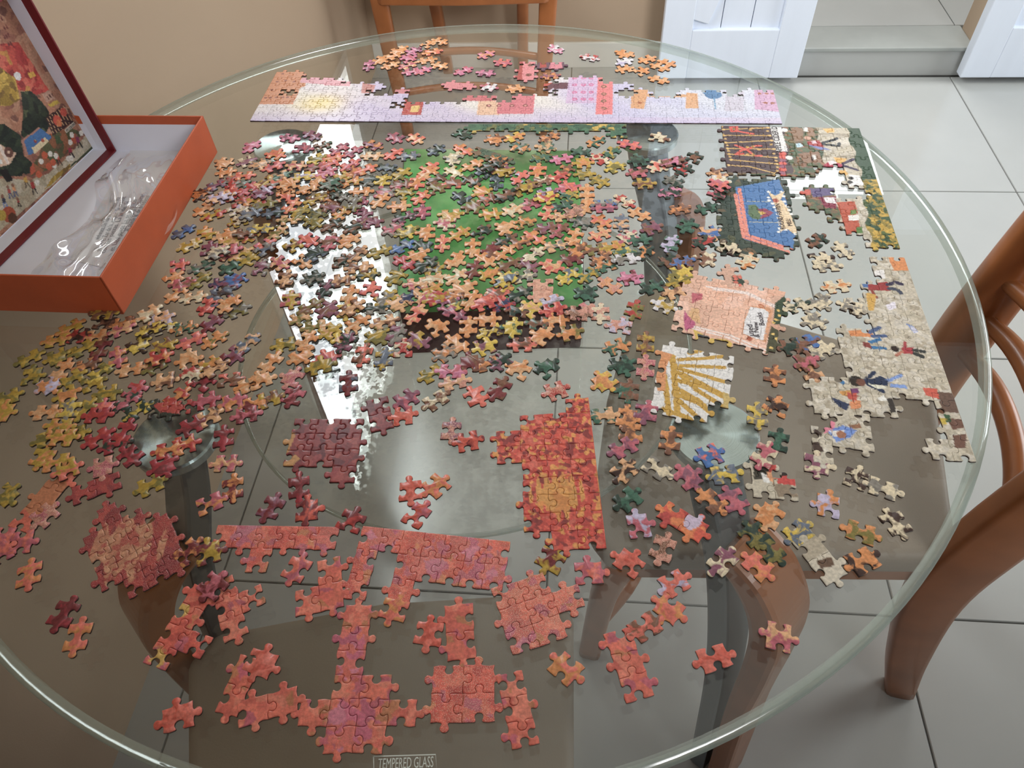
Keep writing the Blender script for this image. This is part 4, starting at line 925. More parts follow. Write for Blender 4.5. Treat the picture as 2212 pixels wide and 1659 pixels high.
# ------------------------------------------------------------------ loose pieces: where each lies in the photograph, knob direction, two print colours
LOOSE = '''
20 862 20 ms ol;8 895 60 ms or;70 815 10 ms ol;109 833 30 or lv;147 856 20 or ms;155 711 30 or ms;123 739 10 or ms;210 729 10 or tn;67 777 25 ms ol;125 774 20 ms ol;181 757 30 ms ol;221 756 70 mr br;
228 700 0 br db;228 685 0 ms br;268 703 10 br or;268 719 20 rs tn;302 694 20 ol br;324 680 30 tn cm;353 692 20 tn lv;354 710 20 ye cm;331 718 20 db ye;300 747 30 ye db;356 750 25 ms br;257 774 90 rs or;
286 801 10 tn or;338 793 30 ol br;349 779 20 rd or;358 826 10 tn br;137 801 60 or tn;157 821 30 ms ol;219 808 40 ye ol;200 832 20 ms ol;233 853 15 ms ol;103 893 5 tn or;152 888 70 ye gy;186 888 50 ms ol;
224 888 70 rs sa;217 905 0 rd cr;132 924 5 ms or;293 848 50 rs rd;277 871 40 rs dg;300 890 30 dg ye;383 862 40 rd or;190 792 20 br or;172 727 0 db rd;109 949 20 ms ol;162 942 15 ms ol;142 952 0 ms or;214 949 30 cr rd;
271 937 60 cr rd;251 962 20 dg cr;284 987 -40 cr mr;94 992 60 ms or;124 1003 10 or ms;152 1020 25 sa ms;225 1010 15 sp rs;354 1008 25 cr mr;365 975 15 rd or;403 962 15 rd or;415 924 25 cr mr;451 904 25 tn br;448 868 15 rs cr;
504 871 20 rs or;534 899 10 rs mr;552 874 20 or mr;583 866 15 ms br;415 815 30 cm rd;440 830 40 cr mr;496 823 5 br sa;542 833 20 tn or;484 949 90 mr cr;489 1003 5 rs tn;505 1058 90 mr or;456 1091 20 rs or;327 1051 25 ms ol;
15 1073 40 ms ol;101 1116 40 sp rs;48 1175 10 rs sa;4 1165 0 sa rs;2 1198 30 rs sa;453 1198 15 ms mr;408 1196 40 mr or;66 1244 80 sa or;141 1330 60 mr cr;171 1377 70 sa or;465 1272 50 mr rs;387 1551 15 sa co;
565 1435 60 sa co;642 1233 60 rs sa;853 1319 70 sa or;927 1371 75 sa co;753 830 90 mr gb;634 858 60 mr rs;634 820 50 rs sp;565 830 20 tn or;872 901 5 sa co;879 866 30 ld rs;942 868 30 br cm;1029 858 -50 sa co;
1079 843 60 mr br;975 934 80 sp ld;1011 957 10 co mr;887 1063 90 sa co;942 1053 40 sa or;902 1116 50 rs co;646 1056 90 mr cr;664 1104 90 mr co;588 1099 60 mr ld;760 1130 60 mr rd;1201 846 15 rd sp;1303 901 5 tn gn;
1353 906 80 or br;1361 937 90 or br;1394 894 80 ld rs;1346 970 25 ld rs;1447 954 85 br or;1348 1020 40 tn db;1417 1015 -30 gy cm;1483 1035 -45 ld rs;1533 987 15 bl sa;1564 1028 5 ye gb;1356 1081 40 gn dg;1536 1086 -40 br or;
1584 1084 -60 rs ld;1379 1139 10 rs lv;1432 1187 70 sp br;1358 1220 50 sa co;1190 1212 60 ms mr;1272 1240 5 sa rs;1457 1263 30 sa lv;1445 1316 -35 sa or;1394 1357 35 sa br;1222 1446 -45 sa or;1541 1423 15 sa co;1680 1377 -15 rs tn;
1636 1225 -40 sa or;1861 1214 30 or db;1858 1153 -20 ol or;1933 1134 -55 db cm;1905 1059 -20 cm gy;1847 1037 70 cm db;1789 1095 90 lv or;1722 1153 30 gb ye;1661 1117 60 tn or;1628 1158 -50 dg ol;1660 1188 -50 dg ol;1764 1006 85 ld cm;1679 956 85 dg gn;
1675 882 60 or db;1635 901 85 ye gy;1648 990 60 rs cm;1558 1215 50 cm ld;1764 522 35 dg br;1819 544 -50 cm gy;1770 562 10 cm db;1787 578 5 cm gy;1805 622 5 cm or;1836 672 -15 cm gy;1769 655 30 cm gy;1758 694 -40 cm gy;1719 663 20 cm dg;
1672 813 85 br or;1750 805 -60 tn br;1738 787 20 br rs;1772 760 30 cm gy;1741 744 20 br bl;1708 752 10 dg br;1614 566 60 cm or;1569 542 -20 cm db;1533 504 15 tn bl;1450 529 60 lv gn;1520 527 15 dg rd;1485 491 50 gn dg;1467 456 15 or br;
1526 453 15 dg gn;1447 420 15 dg pk;1548 423 60 dg rs;1552 412 30 rs sa;1520 562 -40 br cm;1445 565 20 dg br;1475 570 10 br bl;1470 592 20 ye ol;1467 609 20 ol ms;1457 633 15 tn br;1434 663 -20 wh ms;1407 623 20 dg gn;1361 603 10 mr pk;
1318 620 -30 sp or;1265 635 20 dg gn;1255 676 30 rs sp;1250 684 0 br sp;1298 681 85 sp cm;1341 709 85 sp lv;1369 673 70 ol rd;1394 744 90 ms br;1331 752 15 gn or;1394 797 90 sp rs;1343 790 20 dg gn;1306 826 -45 or ye;1358 848 85 gn br;
1232 722 10 or ol;1202 694 0 or tn;1164 701 0 br gn;1171 731 45 tn or;1128 747 5 sa br;1110 711 80 ye gn;1121 803 50 tn or;1181 800 40 dg gn;1189 656 20 lv gy;1194 673 10 rd sa;1121 638 30 dg gy;1118 673 0 dg br;1148 673 30 ye tn;1098 615 50 or ye;
1227 600 40 ye gb;1272 597 40 ms gn;1191 577 -15 sa tn;1141 577 -40 ld br;1098 575 30 br ol;1234 562 20 mr br;1247 542 40 or br;1298 562 30 br or;1308 577 20 gn or;1346 552 15 ye gn;1351 567 10 gy wh;1389 549 30 dg or;1381 522 10 gn dg;
1321 537 10 ms or;1285 542 10 br ol;1295 511 20 tn sa;1356 516 30 rs cm;1240 514 60 tn or;1199 534 15 tn gy;1156 516 -30 or sa;1126 527 20 br or;1095 522 30 dg br;1153 554 40 cm br;1090 549 40 or tn;1407 496 15 ld br;1341 484 85 tn gb;
1298 481 -35 or sa;1257 484 -10 dg gy;1181 496 10 br ld;1207 501 40 br rs;1131 486 15 ol or;1095 496 50 tn or;1217 471 5 tn br;1267 448 60 tn or;1267 418 90 or tn;1305 446 5 gy bl;1305 457 5 ld rs;1348 438 -25 cm rd;1381 466 -25 tn or;1184 461 60 sa tn;
1146 446 20 rs br;1214 448 20 dg gn;1240 458 30 br sp;1108 458 30 tn cm;1128 415 20 ms br;1179 421 15 ld lv;1179 433 10 ye rd;1229 428 30 ms gn;1227 408 10 rs sa;1088 428 20 dg br;1359 316 -15 sa rs;1321 332 40 gn ms;1288 309 30 or gn;
1187 301 20 br or;1111 299 20 ye or;1068 304 10 or br;1123 322 -15 gn or;1179 322 -10 tn gn;1255 332 -20 gn dg;1169 344 15 ol gn;1214 347 10 pk rs;1295 347 -30 rd cm;1260 356 5 ms or;1328 365 20 ol ye;1379 352 5 dg gn;1417 362 50 cm sa;
1376 377 10 rs br;1463 352 15 dg rd;1498 344 50 dg br;1475 370 30 dg rd;1450 358 10 br pk;1455 395 -35 dg gy;1392 400 5 ms br;1549 380 -40 tn br;1552 395 0 cm wh;1161 372 85 or sa;1222 372 45 br or;1123 387 40 sa lv;1204 387 30 rd sa;
1171 395 10 br cm;1263 380 5 ms ol;1293 395 -25 ms ol;1085 377 10 lv ms;1073 397 80 dg gb;1075 358 20 dg or;1138 408 20 ms br;854 301 -30 rs ld;899 303 -30 tn sa;997 292 -20 gn dg;851 336 30 sa co;883 341 5 gy gb;943 327 30 dg gb;
1000 327 -30 or sa;982 346 60 cm gy;835 369 25 dg gb;868 379 40 ms ol;927 366 30 sa or;925 378 30 tn or;981 374 -20 cm ms;1021 360 25 or tn;1066 368 20 br dg;1087 376 15 ld ms;901 398 80 or sa;943 390 30 dg br;979 400 5 br sa;1019 393 -25 dg br;
1047 376 -25 dg gb;868 402 10 br rs;941 412 15 br ol;873 423 30 ms ol;910 430 45 sa or;997 430 -30 dg gb;1042 419 20 ms or;1056 433 20 br sa;1091 428 30 dg br;863 449 5 or tn;913 461 90 rs ld;974 466 5 ms tn;965 484 80 rs cm;1021 452 0 br ol;
1061 466 10 ms or;823 437 50 or tn;833 421 20 rs gy;875 473 20 ld dg;849 498 30 rs gy;878 503 20 ye ol;923 506 85 or tn;993 508 30 ms or;1040 506 40 br dg;957 529 80 tn sa;870 536 30 bl gb;913 534 -25 dg gb;903 553 20 or tn;1021 539 85 tn or;
1066 546 85 br mr;983 564 50 tn or;873 571 -30 rd rs;856 602 50 ol ms;934 585 15 ms gy;939 604 10 tn cm;920 578 30 dg gy;986 602 40 tn cm;1023 586 70 br mr;1049 564 -30 or tn;1061 600 50 or ms;1094 611 30 ye gb;1129 602 10 cm gy;903 616 10 tn rs;
932 628 30 ms or;1000 623 15 tn or;1077 632 20 br sa;833 647 40 ms gy;887 642 40 tn nv;906 654 40 rs tn;941 647 20 rd ms;962 656 20 ld pk;983 640 20 br or;997 656 20 ye gn;1019 656 60 or tn;1056 647 40 tn cm;1047 663 20 rd sa;1082 663 10 rd nv;
899 683 50 sa tn;981 679 -20 ld rs;856 658 30 tn ol;946 712 25 or tn;1054 693 0 tn or;1012 709 85 or tn;988 745 -35 or tn;1061 719 20 ye db;1047 752 20 ye ld;906 738 -40 ld ms;856 726 60 gy ld;873 759 85 rd cm;831 777 85 gb ms;960 766 30 gy or;
974 806 0 pk rs;1016 789 10 mr br;1054 789 10 or br;934 810 30 ms ol;1080 784 40 ld dg;983 829 10 tn sp;814 728 30 ol ms;831 698 20 tn br;568 418 20 rs ld;624 410 10 tn or;674 410 20 or tn;722 405 20 gn br;781 418 5 or tn;613 428 10 or sa;
631 448 50 sa or;682 433 20 br ms;735 430 -20 dg gy;778 446 60 rs ld;768 446 80 ol gy;717 451 -10 br ld;565 448 20 ol rd;591 463 10 dg gb;651 463 50 ol ms;740 463 40 or ms;687 468 30 ol dg;626 478 5 tn ol;677 484 -20 ms ol;717 489 30 dg br;
765 494 30 dg br;803 484 10 ld br;565 501 5 ye gb;601 506 30 tn ol;667 522 -20 sa rs;715 527 60 br rs;634 534 30 ms br;755 524 30 tn or;684 552 30 dg gb;573 533 30 sa pk;573 546 30 gb gy;773 552 40 br tn;821 547 20 ol ms;654 567 -30 tn or;
606 572 -30 rs tn;565 584 60 ld gy;740 570 70 dg br;775 582 5 tn br;793 597 5 dg ms;618 605 60 br tn;677 603 20 dg gy;740 608 10 br tn;705 628 60 dg ld;755 640 70 or tn;801 630 65 sa rs;629 651 80 ms rs;672 666 30 br ol;707 671 40 ld br;
763 673 30 tn br;813 668 5 dg gy;651 689 30 tn ol;773 701 30 or tn;712 719 30 ms tn;682 709 10 ol tn;664 739 50 or tn;618 747 10 ms ol;750 747 50 ld dg;651 770 30 or tn;705 780 15 rs sa;697 799 10 ms ol;783 770 70 br sa;586 787 50 or tn;
536 745 40 gb tn;545 321 30 pk rs;626 302 -10 ld pk;674 296 -20 ld lv;596 338 -10 sa or;653 325 0 ld rs;696 319 20 br gn;734 325 30 rs ld;763 332 30 rs ld;807 317 -20 or ld;805 340 0 tn cm;533 352 20 ld cm;562 357 15 tn gy;592 363 20 sa rs;
641 361 0 tn rs;687 347 20 ye ol;723 344 10 sa or;757 359 30 sa rs;715 356 20 sa rs;685 364 10 rs br;791 370 20 or sa;489 376 10 or tn;527 383 5 or sa;607 383 20 tn gn;655 385 10 ye lv;691 389 80 tn or;706 376 20 pk rs;740 385 20 ms tn;
759 395 5 or ms;799 393 40 gy dg;828 393 70 ye ms;581 393 40 ms br;518 404 20 gn gy;535 412 40 rd rs;571 423 30 ld lv;624 406 20 tn or;715 408 30 gn gy;668 414 20 or tn;488 433 20 tn lv;516 438 20 rd br;545 437 10 or ms;510 457 20 cm lv;
526 473 60 cm br;546 473 30 gb gy;575 450 20 ol gy;469 403 20 ld gb;438 424 40 db or;477 437 20 lv tn;440 455 30 or tn;462 468 20 rd ms;397 503 30 gb bl;443 510 10 ms or;410 534 20 ms cm;453 542 10 ld mr;486 511 20 tn or;501 524 10 ms tn;
496 547 10 rs sa;534 511 10 br gy;522 552 30 ms tn;476 557 30 cm gy;539 562 40 ms ol;385 577 10 sa rs;435 580 20 gn gy;499 580 30 gn dg;375 605 30 or tn;395 616 10 rs br;433 608 40 ol ms;479 615 10 nv ld;511 610 40 bl ld;382 638 40 or tn;
420 646 10 cm tn;481 635 20 db gb;451 663 60 rd sa;489 655 20 gb rs;499 664 40 or tn;516 675 20 gy ol;458 701 40 ld mr;400 711 10 or gn;415 739 25 sa rs;466 737 30 or ol;504 770 -30 ld mr;410 780 15 tn or;456 792 30 ms or;468 803 30 br tn;
798 145 80 ld pk;821 133 40 or tn;850 124 20 or tn;862 111 20 or tn;893 113 30 pk ld;882 131 20 pk rs;925 99 30 or tn;950 93 -20 tn or;934 115 10 or sa;923 133 10 or tn;950 145 -10 tn or;844 145 20 tn or;882 145 20 rs tn;891 158 10 pk rs;914 156 20 pk sa;
1051 121 20 pk or;1086 139 -10 rs sa;1001 156 20 rs pk;1049 161 -5 ld pk;1057 192 -10 rs wh;1113 195 10 tn or;1201 109 -30 wh pk;1274 127 -10 wh rd;1190 168 5 ld or;1349 119 -15 or tn;1349 137 10 wh lv;1349 152 10 or tn;1397 132 20 or tn;1384 157 20 or tn;
1425 149 -20 or tn;1440 139 -20 tn or;1422 175 -15 tn or;1420 301 -10 cm br'''
ROWS = []
for r_ in LOOSE.replace('\n', '').split(';'):
    x, y, a, c1, c2 = r_.split(); ROWS.append((float(x), float(y), float(a), c1, c2))

rng = random.Random(77)
def loose_outline(r):
    """closed CCW outline about the origin; knobs mostly on the ends of the x axis"""
    w, h = r.choice(((0.0202, 0.0166), (0.0170, 0.0200), (0.0186, 0.0178)))
    k = r.random(); T = [1, -1, 1, -1]                      # E N W S
    if k > 0.70: T = r.choice(([1, -1, -1, -1], [1, 1, 1, -1], [1, 1, -1, -1], [1, -1, 1, 1]))
    j = lambda: r.uniform(-0.0008, 0.0008)
    c = [(-w / 2 + j(), -h / 2 + j()), (w / 2 + j(), -h / 2 + j()), (w / 2 + j(), h / 2 + j()), (-w / 2 + j(), h / 2 + j())]
    o = []
    for a, b, s in ((0, 1, T[3]), (1, 2, T[0]), (2, 3, T[1]), (3, 0, T[2])): o += edge_pts(c[a], c[b], -s, r)
    return np.array(o)
SPK = {'sp': 0.8}
placed = []
def level(q, sect=True):
    """how many pieces already lie under this spot"""
    l = 0
    for (x, y, k, d) in placed:
        if (x - q[0]) ** 2 + (y - q[1]) ** 2 < 0.0112 ** 2: l = max(l, k + 1)
    if sect:
        for (x, y, d) in SECT:
            if (x - q[0]) ** 2 + (y - q[1]) ** 2 < 0.0115 ** 2: l = max(l, 1)
    return min(l, 3)
def build(q, ang, c1, c2, lv, r):
    o = loose_outline(r); n0 = len(o)
    v, f, fl = piece_geo(o); n = len(v)
    xy = v[:, :2].copy()
    ca = rgba(LIN[c1], n); cb = rgba(LIN[c2], n, max(SPK.get(c1, 0), SPK.get(c2, 0)))
    k = fl < 0.5; ca[k, :3] = CARD; cb[k, :3] = CARD; cb[k, 3] = 0
    pc = np.c_[xy + np.array([r.uniform(-40, 40), r.uniform(-40, 40)]), np.full(n, r.uniform(-9, 9))]
    t = 0.0 if lv == 0 else r.uniform(0.03, 0.075); ta = r.uniform(0, 6.28)
    rot = Matrix.Rotation(ang, 4, 'Z'); tilt = Matrix.Rotation(t, 4, Vector((math.cos(ta), math.sin(ta), 0)))
    z = TZ + 0.0002 + r.uniform(0, 0.0006) + lv * 0.0024 + 0.010 * math.sin(t) * 0.55
    return v, f, ca, cb, pc, Matrix.Translation((q[0], q[1], z)) @ tilt @ rot

items = []
# the under-layer of the crowded heap, mostly hidden below the pieces one can tell apart
heap = pw([(470, 350), (760, 320), (850, 380), (860, 520), (830, 640), (1060, 640), (1100, 700), (1000, 760), (820, 760), (700, 800), (640, 760), (590, 590), (560, 560), (470, 560), (440, 470)])
hb = heap.min(0), heap.max(0); fillers = []
common = ['or', 'tn', 'br', 'sa', 'ms', 'ol', 'rs', 'ld', 'dg', 'gb', 'cm', 'gy', 'mr', 'rd', 'gn', 'ye']
tries = 0
while len(fillers) < 14 and tries < 6000:
    tries += 1
    q = np.array([rng.uniform(hb[0][0], hb[1][0]), rng.uniform(hb[0][1], hb[1][1])])
    if not inpoly(q[None], heap)[0]: continue
    if any((q[0] - p[0]) ** 2 + (q[1] - p[1]) ** 2 < 0.017 ** 2 for p in fillers): continue
    fillers.append(q)
for q in fillers:
    items.append((q, rng.uniform(0, 6.28), rng.choice(common), rng.choice(common), None))
for x, y, a, c1, c2 in ROWS:
    q = P(x, y); d = P(x + 8 * math.cos(math.radians(a)), y - 8 * math.sin(math.radians(a))) - q
    items.append((q, math.atan2(d[1], d[0]) + rng.uniform(-0.06, 0.06), c1, c2, (x, y)))
# nearest 300 to the camera show largest
order = sorted([i for i, t in enumerate(items) if t[4]], key=lambda i: items[i][0][0] ** 2 + items[i][0][1] ** 2)
single = set(order[:300])

LM = [('the orange tray', 330, 480), ('the orange tray', 240, 640), ('the sky strip', 700, 230), ('the sky strip', 1100, 240), ('the sky strip', 1500, 240), ('the fence block', 1640, 335), ('the blue tent', 1650, 480),
      ('the pink bookstall', 1590, 690), ('the striped canopy', 1500, 840), ('the paved strip', 1990, 700), ('the paved strip', 1880, 850), ('the red leaf block', 1200, 960), ('the red leaf block', 1230, 1110), ('the maroon block', 695, 970),
      ('the crimson block', 285, 1200), ('the plain coral strip', 600, 1165), ('the long-legged coral strip', 950, 1190), ('the T-shaped block', 760, 1540), ('the glitter block', 1170, 1330),
      ('the square coral block', 1000, 1512), ('the tumbling figure', 1800, 930), ('the red-white trio', 1670, 1045), ('the leaning salmon column', 1380, 1440), ('the coral ladder', 365, 1365),
      ('the far steel disc', 600, 310), ('the near steel disc', 380, 935), ('the green box', 1050, 480), ('the green box', 940, 560), ('the green box', 1180, 520)]
def colours(c1, c2): return ('plain ' + CW[c1]) if c1 == c2 else '%s and %s' % (CW[c1], CW[c2])
want = {}
for i in single:
    x, y = items[i][4]; best = min(LM, key=lambda l: (l[1] - x) ** 2 + ((l[2] - y) * 1.3) ** 2)
    dx, dy = x - best[1], y - best[2]; ds = math.hypot(dx, dy)
    w = ('right of' if dx > 0 else 'left of') if abs(dx) > abs(dy) else ('in front of' if dy > 0 else 'just behind')
    if best[0] == 'the green box': w = 'lying above'
    elif 'steel disc' in best[0] and ds < 60: w = 'over'
    want.setdefault((colours(items[i][2], items[i][3]), w, best[0]), []).append((ds, i))
ORD = ['nearest it', 'second nearest it', 'third nearest it', 'fourth nearest it', 'fifth nearest it', 'sixth nearest it', 'seventh nearest it', 'eighth nearest it', 'ninth nearest it', 'tenth nearest it']
label = {}
for (c, w, l), lst in want.items():
    lst.sort()
    for k, (_d, i) in enumerate(lst): label[i] = '%s puzzle piece %s %s' % (c, w, l) + ('' if len(lst) == 1 else ', ' + ORD[min(k, 9)])

acc = [[], [], [], [], []]; off = 0
for i, (q, ang, c1, c2, pxy) in enumerate(items):
    r = random.Random(1000 + i); lv = level(q, pxy is not None); placed.append((q[0], q[1], lv, 0))
    v, f, ca, cb, pc, mw = build(q, ang, c1, c2, lv, r)
    if i in single:
        o = link('puzzle_piece', print_mesh('puzzle_piece', v, f, ca, cb, pc)); o.matrix_world = mw
        tag(o, label[i], 'puzzle piece', 'loose jigsaw pieces on the glass table')
    else:
        R3 = np.array(mw.to_3x3()); v = v @ R3.T + np.array(mw.translation)
        acc[0].append(v); acc[1] += [tuple(k + off for k in t) for t in f]; acc[2].append(ca); acc[3].append(cb); acc[4].append(pc); off += len(v)
o = link('puzzle_piece_heap', print_mesh('puzzle_piece_heap', np.vstack(acc[0]), acc[1], np.vstack(acc[2]), np.vstack(acc[3]), np.vstack(acc[4])))
tag(o, 'crowded heap of small mixed jigsaw pieces in the middle and far side of the glass', 'puzzle pieces'); o['kind'] = 'stuff'

# ------------------------------------------------------------------ lid picture, on the inside of the lid
pl_o = np.array(lid.matrix_world @ Vector((0, 0, -LD + th + 0.0003))); pn = -w_
def L2(px, py):
    w = onplane(px, py, pl_o, pn) - pl_o; return np.array([w @ e_, w @ u_])
class LidPic:
    def __init__(s): s.sh = []
    def poly(s, c, pts): s.sh.append((srgb(*c), np.array([L2(*p) for p in pts]), 0)); return s
    def line(s, c, pts, w): s.sh.append((srgb(*c), np.array([L2(*p) for p in pts]), w)); return s
    def dot(s, c, x, y, r): q = L2(x, y); s.sh.append((srgb(*c), np.array([q, q + 1e-6]), 2 * r)); return s
cor = L2(202, 319); QX = LLn - 0.008; QY = LH - 0.012
GX = np.arange(cor[0], QX, 0.0011); GY = np.arange(max(cor[1], th + 0.001), QY, 0.0011)
gx, gy = np.meshgrid(GX, GY); gxy = np.c_[gx.ravel(), gy.ravel()]
LP = LidPic(); A7 = lambda x, y: (x * 0.1326, 30 + y * 0.1326); B7 = lambda x, y: (x * 0.1507, 230 + y * 0.1507)
bx = (0, 0, LLn, LH)
base = shards([(176, 120, 92), (150, 96, 78), (190, 140, 110), (128, 84, 70)], [3, 2, 2, 1], 900, 70, bx)
c = base(gxy)
def area_fill(pts, fn): 
    m = inpoly(gxy, np.array([L2(*p) for p in pts])); c[m] = fn(gxy[m])
redf = shards([(172, 44, 40), (196, 66, 50), (146, 34, 36), (208, 96, 74), (206, 140, 60)], [4, 3, 2, 2, 0.6], 1500, 71, bx)
yelf = shards([(190, 152, 50), (164, 132, 46), (210, 174, 70), (128, 98, 44)], [4, 3, 2, 2], 1200, 72, bx)
drk = shards([(44, 54, 44), (56, 68, 50), (36, 44, 38), (84, 92, 64)], [4, 3, 2, 0.7], 1200, 73, bx)
pave = shards([(190, 178, 150), (202, 190, 166), (176, 160, 132)], [3, 2, 2], 900, 74, bx)
area_fill([A7(-400, 560), A7(150, 470), A7(300, 460), A7(800, 1250), A7(600, 1320), A7(-500, 1000)], redf)
area_fill([A7(-700, 800), A7(0, 870), A7(250, 1050), A7(330, 1400), A7(150, 1500), A7(-900, 1500)], yelf)
area_fill([A7(340, 1270), A7(500, 1250), A7(700, 1450), A7(800, 1600), B7(700, 300), B7(560, 560), B7(300, 420), B7(330, 90)], drk)
area_fill([B7(-800, 250), B7(60, 250), B7(300, 420), B7(340, 700), B7(560, 900), B7(300, 1000), B7(-700, 1000)], drk)
area_fill([B7(-900, 1050), B7(150, 1030), B7(400, 1060), B7(700, 960), B7(1000, 700), B7(1220, 420), B7(1345, 590), B7(150, 1659), B7(-900, 2500)], pave)
area_fill([B7(640, 420), B7(1000, 300), B7(1190, 380), B7(1000, 640), B7(700, 900), B7(440, 1000), B7(430, 880), B7(560, 700)], shards([(92, 92, 62), (150, 92, 58), (112, 84, 60), (196, 84, 50), (78, 96, 64)], [3, 2, 2, 1, 2], 700, 75, bx))
area_fill([B7(1020, 840), B7(1330, 565), B7(1360, 605), B7(1000, 880)], lambda q: np.tile(np.array(srgb(66, 76, 52)), (len(q), 1)))
area_fill([B7(640, 1190), B7(760, 1000), B7(1010, 820), B7(1010, 880), B7(740, 1120)], yelf)
LP.poly((64, 40, 40), [B7(655, 170), B7(870, 0), B7(1060, 215), B7(900, 330), B7(760, 415)])
for k in range(8): LP.line((206, 166, 120), [B7(680 + 32 * k, 165 - 24 * k), B7(735 + 34 * k, 300 - 30 * k), B7(775 + 36 * k, 400 - 28 * k)], 0.0008)
LP.dot((196, 72, 48), *B7(820, 200), 0.006).dot((196, 72, 48), *B7(910, 80), 0.005).dot((206, 110, 60), *B7(850, 240), 0.004)
LP.poly((216, 206, 186), [B7(918, 335), B7(1060, 215), B7(1090, 265), B7(960, 385)])
LP.poly((176, 126, 108), [B7(300, 490), B7(560, 295), B7(600, 330), B7(350, 500), B7(410, 690), B7(370, 700)]).poly((66, 112, 166), [B7(345, 500), B7(575, 305), B7(745, 440), B7(500, 660), B7(410, 700)])
LP.poly((226, 206, 164), [B7(450, 600), B7(640, 440), B7(700, 495), B7(500, 680)]).dot((184, 84, 60), *B7(615, 490), 0.0022).poly((150, 64, 70), [B7(480, 470), B7(530, 490), B7(525, 540), B7(490, 510)]).poly((196, 170, 90), [B7(495, 470), B7(520, 480), B7(510, 505)])
LP.poly((214, 178, 150), [B7(-300, 560), B7(0, 540), B7(235, 670), B7(140, 830), B7(0, 870), B7(-300, 800)]).line((232, 214, 200), [B7(0, 580), B7(110, 800)], 0.004).dot((104, 66, 56), *B7(125, 655), 0.0058).dot((214, 178, 150), *B7(125, 655), 0.0018).poly((232, 230, 222), [B7(-60, 760), B7(20, 760), B7(40, 820), B7(-60, 840)])
LP.poly((200, 168, 60), [A7(780, 1480), A7(920, 1400), A7(980, 1450), A7(830, 1520)]).poly((190, 150, 128), [A7(680, 1310), A7(800, 1240), A7(890, 1380), A7(760, 1440)])
for x, y in ((770, 1350), (805, 1320), (845, 1300)): LP.line((96, 56, 50), [A7(x, y), A7(x + 20, y + 35)], 0.0016)
for x, y in ((20, 60), (60, 200), (100, 190), (60, 350), (95, 345), (130, 330), (130, 470), (165, 460)): LP.line((120, 60, 56), [A7(x, y), A7(x + 22, y + 45)], 0.0018)
LP.poly((214, 164, 60), [A7(450, 960), A7(540, 940), A7(590, 1010), A7(490, 1050)]).dot((230, 226, 224), *A7(285, 1015), 0.0045)
def person(x, y, ccoat, cleg, s=1.0):
    LP.poly(ccoat, [B7(x, y), B7(x + 50 * s, y - 10), B7(x + 80 * s, y + 90 * s), B7(x + 20 * s, y + 85 * s)]).line(cleg, [B7(x + 35 * s, y + 85 * s), B7(x + 50 * s, y + 170 * s)], 0.0016).line(cleg, [B7(x + 65 * s, y + 85 * s), B7(x + 110 * s, y + 160 * s)], 0.0016).dot((140, 96, 76), *B7(x + 15 * s, y - 25 * s), 0.0021)
person(430, 1090, (172, 48, 46), (56, 46, 48)); person(100, 1180, (176, 62, 52), (72, 88, 132), 0.8); person(170, 1150, (222, 150, 96), (72, 88, 132), 0.8); person(20, 1310, (52, 58, 78), (116, 140, 190), 0.9); person(240, 1340, (172, 52, 50), (70, 60, 56), 0.55)
person(1080, 440, (140, 54, 92), (48, 46, 46), 0.9); person(970, 590, (164, 46, 70), (60, 50, 56), 0.9); person(790, 690, (196, 70, 48), (48, 46, 46), 0.9); person(330, 1010, (200, 156, 64), (90, 70, 56), 0.9)
for x, y in ((720, 680), (800, 710), (590, 790), (980, 750), (1020, 740), (780, 845), (530, 1090), (1030, 410), (1010, 515), (1165, 380)): LP.dot((232, 226, 214), *B7(x, y), 0.0034)
for x, y in ((640, 700), (700, 860), (760, 800), (560, 970)): LP.dot((198, 86, 46), *B7(x, y), 0.0042)
LP.poly((36, 30, 30), [B7(0, 900), B7(100, 900), B7(190, 1060), B7(100, 1090), B7(0, 960)]).dot((176, 76, 40), *B7(130, 1550), 0.009).dot((96, 60, 40), *B7(180, 1600), 0.006).dot((190, 160, 60), *B7(20, 1560), 0.006)
for col_, pts, w in LP.sh:
    if w == 0: m = inpoly(gxy, pts)
    else:
        m = np.zeros(len(gxy), bool)
        for a, b in zip(pts[:-1], pts[1:]):
            d = b - a; t = np.clip(((gxy - a) @ d) / (d @ d + 1e-14), 0, 1); m |= np.hypot(*(gxy - (a + t[:, None] * d)).T) < w / 2
    c[m] = col_
nx, ny = len(GX), len(GY)
vv = np.c_[gxy, np.full(len(gxy), -LD + th + 0.0003)]
ff = [(j * nx + i, j * nx + i + 1, (j + 1) * nx + i + 1, (j + 1) * nx + i) for j in range(ny - 1) for i in range(nx - 1)]
cc4 = np.c_[c, np.zeros(len(c))]
lp = link('autumn_fair_picture', print_mesh('autumn_fair_picture', vv, ff, cc4, cc4, np.c_[gxy * 1.0, np.zeros(len(c))]), None, lid)
s0, s1_, s2 = [np.array([*L2(*B7(*p)), -LD + th + 0.0006]) for p in ((955, 372), (1078, 262), (925, 330))]
to = bpy.data.objects.new('lettering', text_mesh('lettering', 'APPLE CIDER DONUTS', 0.0046, M['blackink'])); COL.objects.link(to); to.parent = lid
xx = Vector(s1_ - s0).normalized(); yy = Vector((-xx.y, xx.x, 0))
if yy.dot(Vector(s2 - s0)) < 0: yy = -yy
zz = xx.cross(yy)
to.matrix_basis = Matrix(((xx.x, yy.x, zz.x, s0[0]), (xx.y, yy.y, zz.y, s0[1]), (xx.z, yy.z, zz.z, s0[2]), (0, 0, 0, 1)))
to.scale = (0.42, 1, 1)

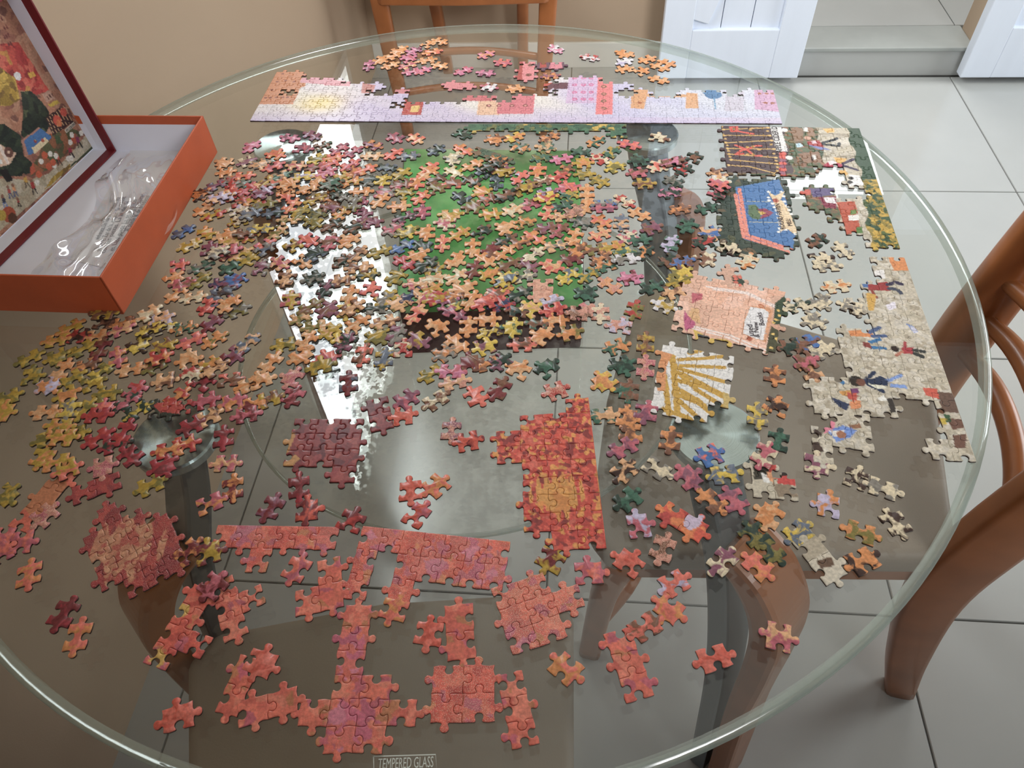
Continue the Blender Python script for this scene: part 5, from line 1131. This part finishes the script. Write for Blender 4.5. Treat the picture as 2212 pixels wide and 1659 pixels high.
# ------------------------------------------------------------------ paper sheet and plastic bag in the tray
T0 = TZ + 0.0004 + th
def T_(px, py, z=T0 + 0.006): q = P(px, py, z); return np.array([q[0], q[1], z])
ti = tray.matrix_world if False else Matrix.LocRotScale(tray.location, tray.rotation_euler, tray.scale)
sheet = tag(empty('instruction_sheet', (*P(250, 470, T0)[:2], T0 + 0.0003)), 'white paper sheet with grey print under the plastic bag in the tray', 'paper')
sq = [T_(150, 560, T0 + .0006), T_(250, 585, T0 + .0006), T_(395, 320, T0 + .0006), T_(290, 310, T0 + .0006)]
sv = [(p[0] - sheet.location.x, p[1] - sheet.location.y, z) for z in (0.0, 0.0004) for p in sq]
link('paper', mesh('paper', sv, [(3, 2, 1, 0), (4, 5, 6, 7), (0, 1, 5, 4), (1, 2, 6, 5), (2, 3, 7, 6), (3, 0, 4, 7)]), M['paper'], sheet)
G7 = lambda x, y: (180 + x * 0.10245, 390 + y * 0.10245)
for k, (s, p0, p1) in enumerate((('wird ersetzt. Die Teile sind mit Wasser, bitte', (330, 1240), (860, 200)), ('so bei El Zar de la, emplac. Se produc', (360, 1490), (980, 160)), ('con las piezas. La la de. Si', (450, 1530), (1110, 150)), ('es. La. si puede. La. se. emplacer', (640, 1480), (1240, 160)), ('de piezas. maneja al comprar', (740, 1290), (1370, 170)), ('al. puede la. de producto', (940, 1060), (1480, 200)))):
    a, b = T_(*G7(*p0), T0 + .0012), T_(*G7(*p1), T0 + .0012); L = np.linalg.norm(b - a)
    up = np.array([-(b - a)[1], (b - a)[0], 0])
    text('print_line', s, 0.0082, a, b - a, up, M['ink'], sheet, sx=L / (len(s) * 0.0082 * 0.47))
bag = tag(empty('plastic_bag', (*P(160, 480, T0)[:2], T0 + 0.0012)), 'crumpled clear plastic bag lying in the orange tray', 'bag')
bn = 56; rb = random.Random(5)
cr0 = [(rb.uniform(0, 1), rb.uniform(0, 1), rb.uniform(0, 6.28), rb.uniform(0.002, 0.0065), rb.uniform(8, 30)) for _ in range(22)]
bv = []
tri = np.array(ti)
for j in range(bn + 1):
    for i in range(bn + 1):
        u, w = i / bn, j / bn
        z = 0.0035
        for cx_, cy_, an, am, fr in cr0:
            d = (u - cx_) * math.cos(an) + (w - cy_) * math.sin(an); l = -(u - cx_) * math.sin(an) + (w - cy_) * math.cos(an)
            z += am * max(0, 1 - abs(d) * fr) * math.exp(-(l * 2.2) ** 2)
        z += 0.0007 * math.sin(u * 37 + 5 * w) * math.sin(w * 29 + 3 * u)
        x = 0.010 + u * (TL - 0.035); y = 0.006 + w * 0.105 + 0.010 * math.sin(u * 9)
        p = tri @ np.array([x, y, 0, 1]); bv.append((p[0] - bag.location.x, p[1] - bag.location.y, max(0.0006, z)))
bf = [(j * (bn + 1) + i, j * (bn + 1) + i + 1, (j + 1) * (bn + 1) + i + 1, (j + 1) * (bn + 1) + i) for j in range(bn) for i in range(bn)]
link('plastic_film', mesh('plastic_film', bv, bf, True), M['plastic'], bag)
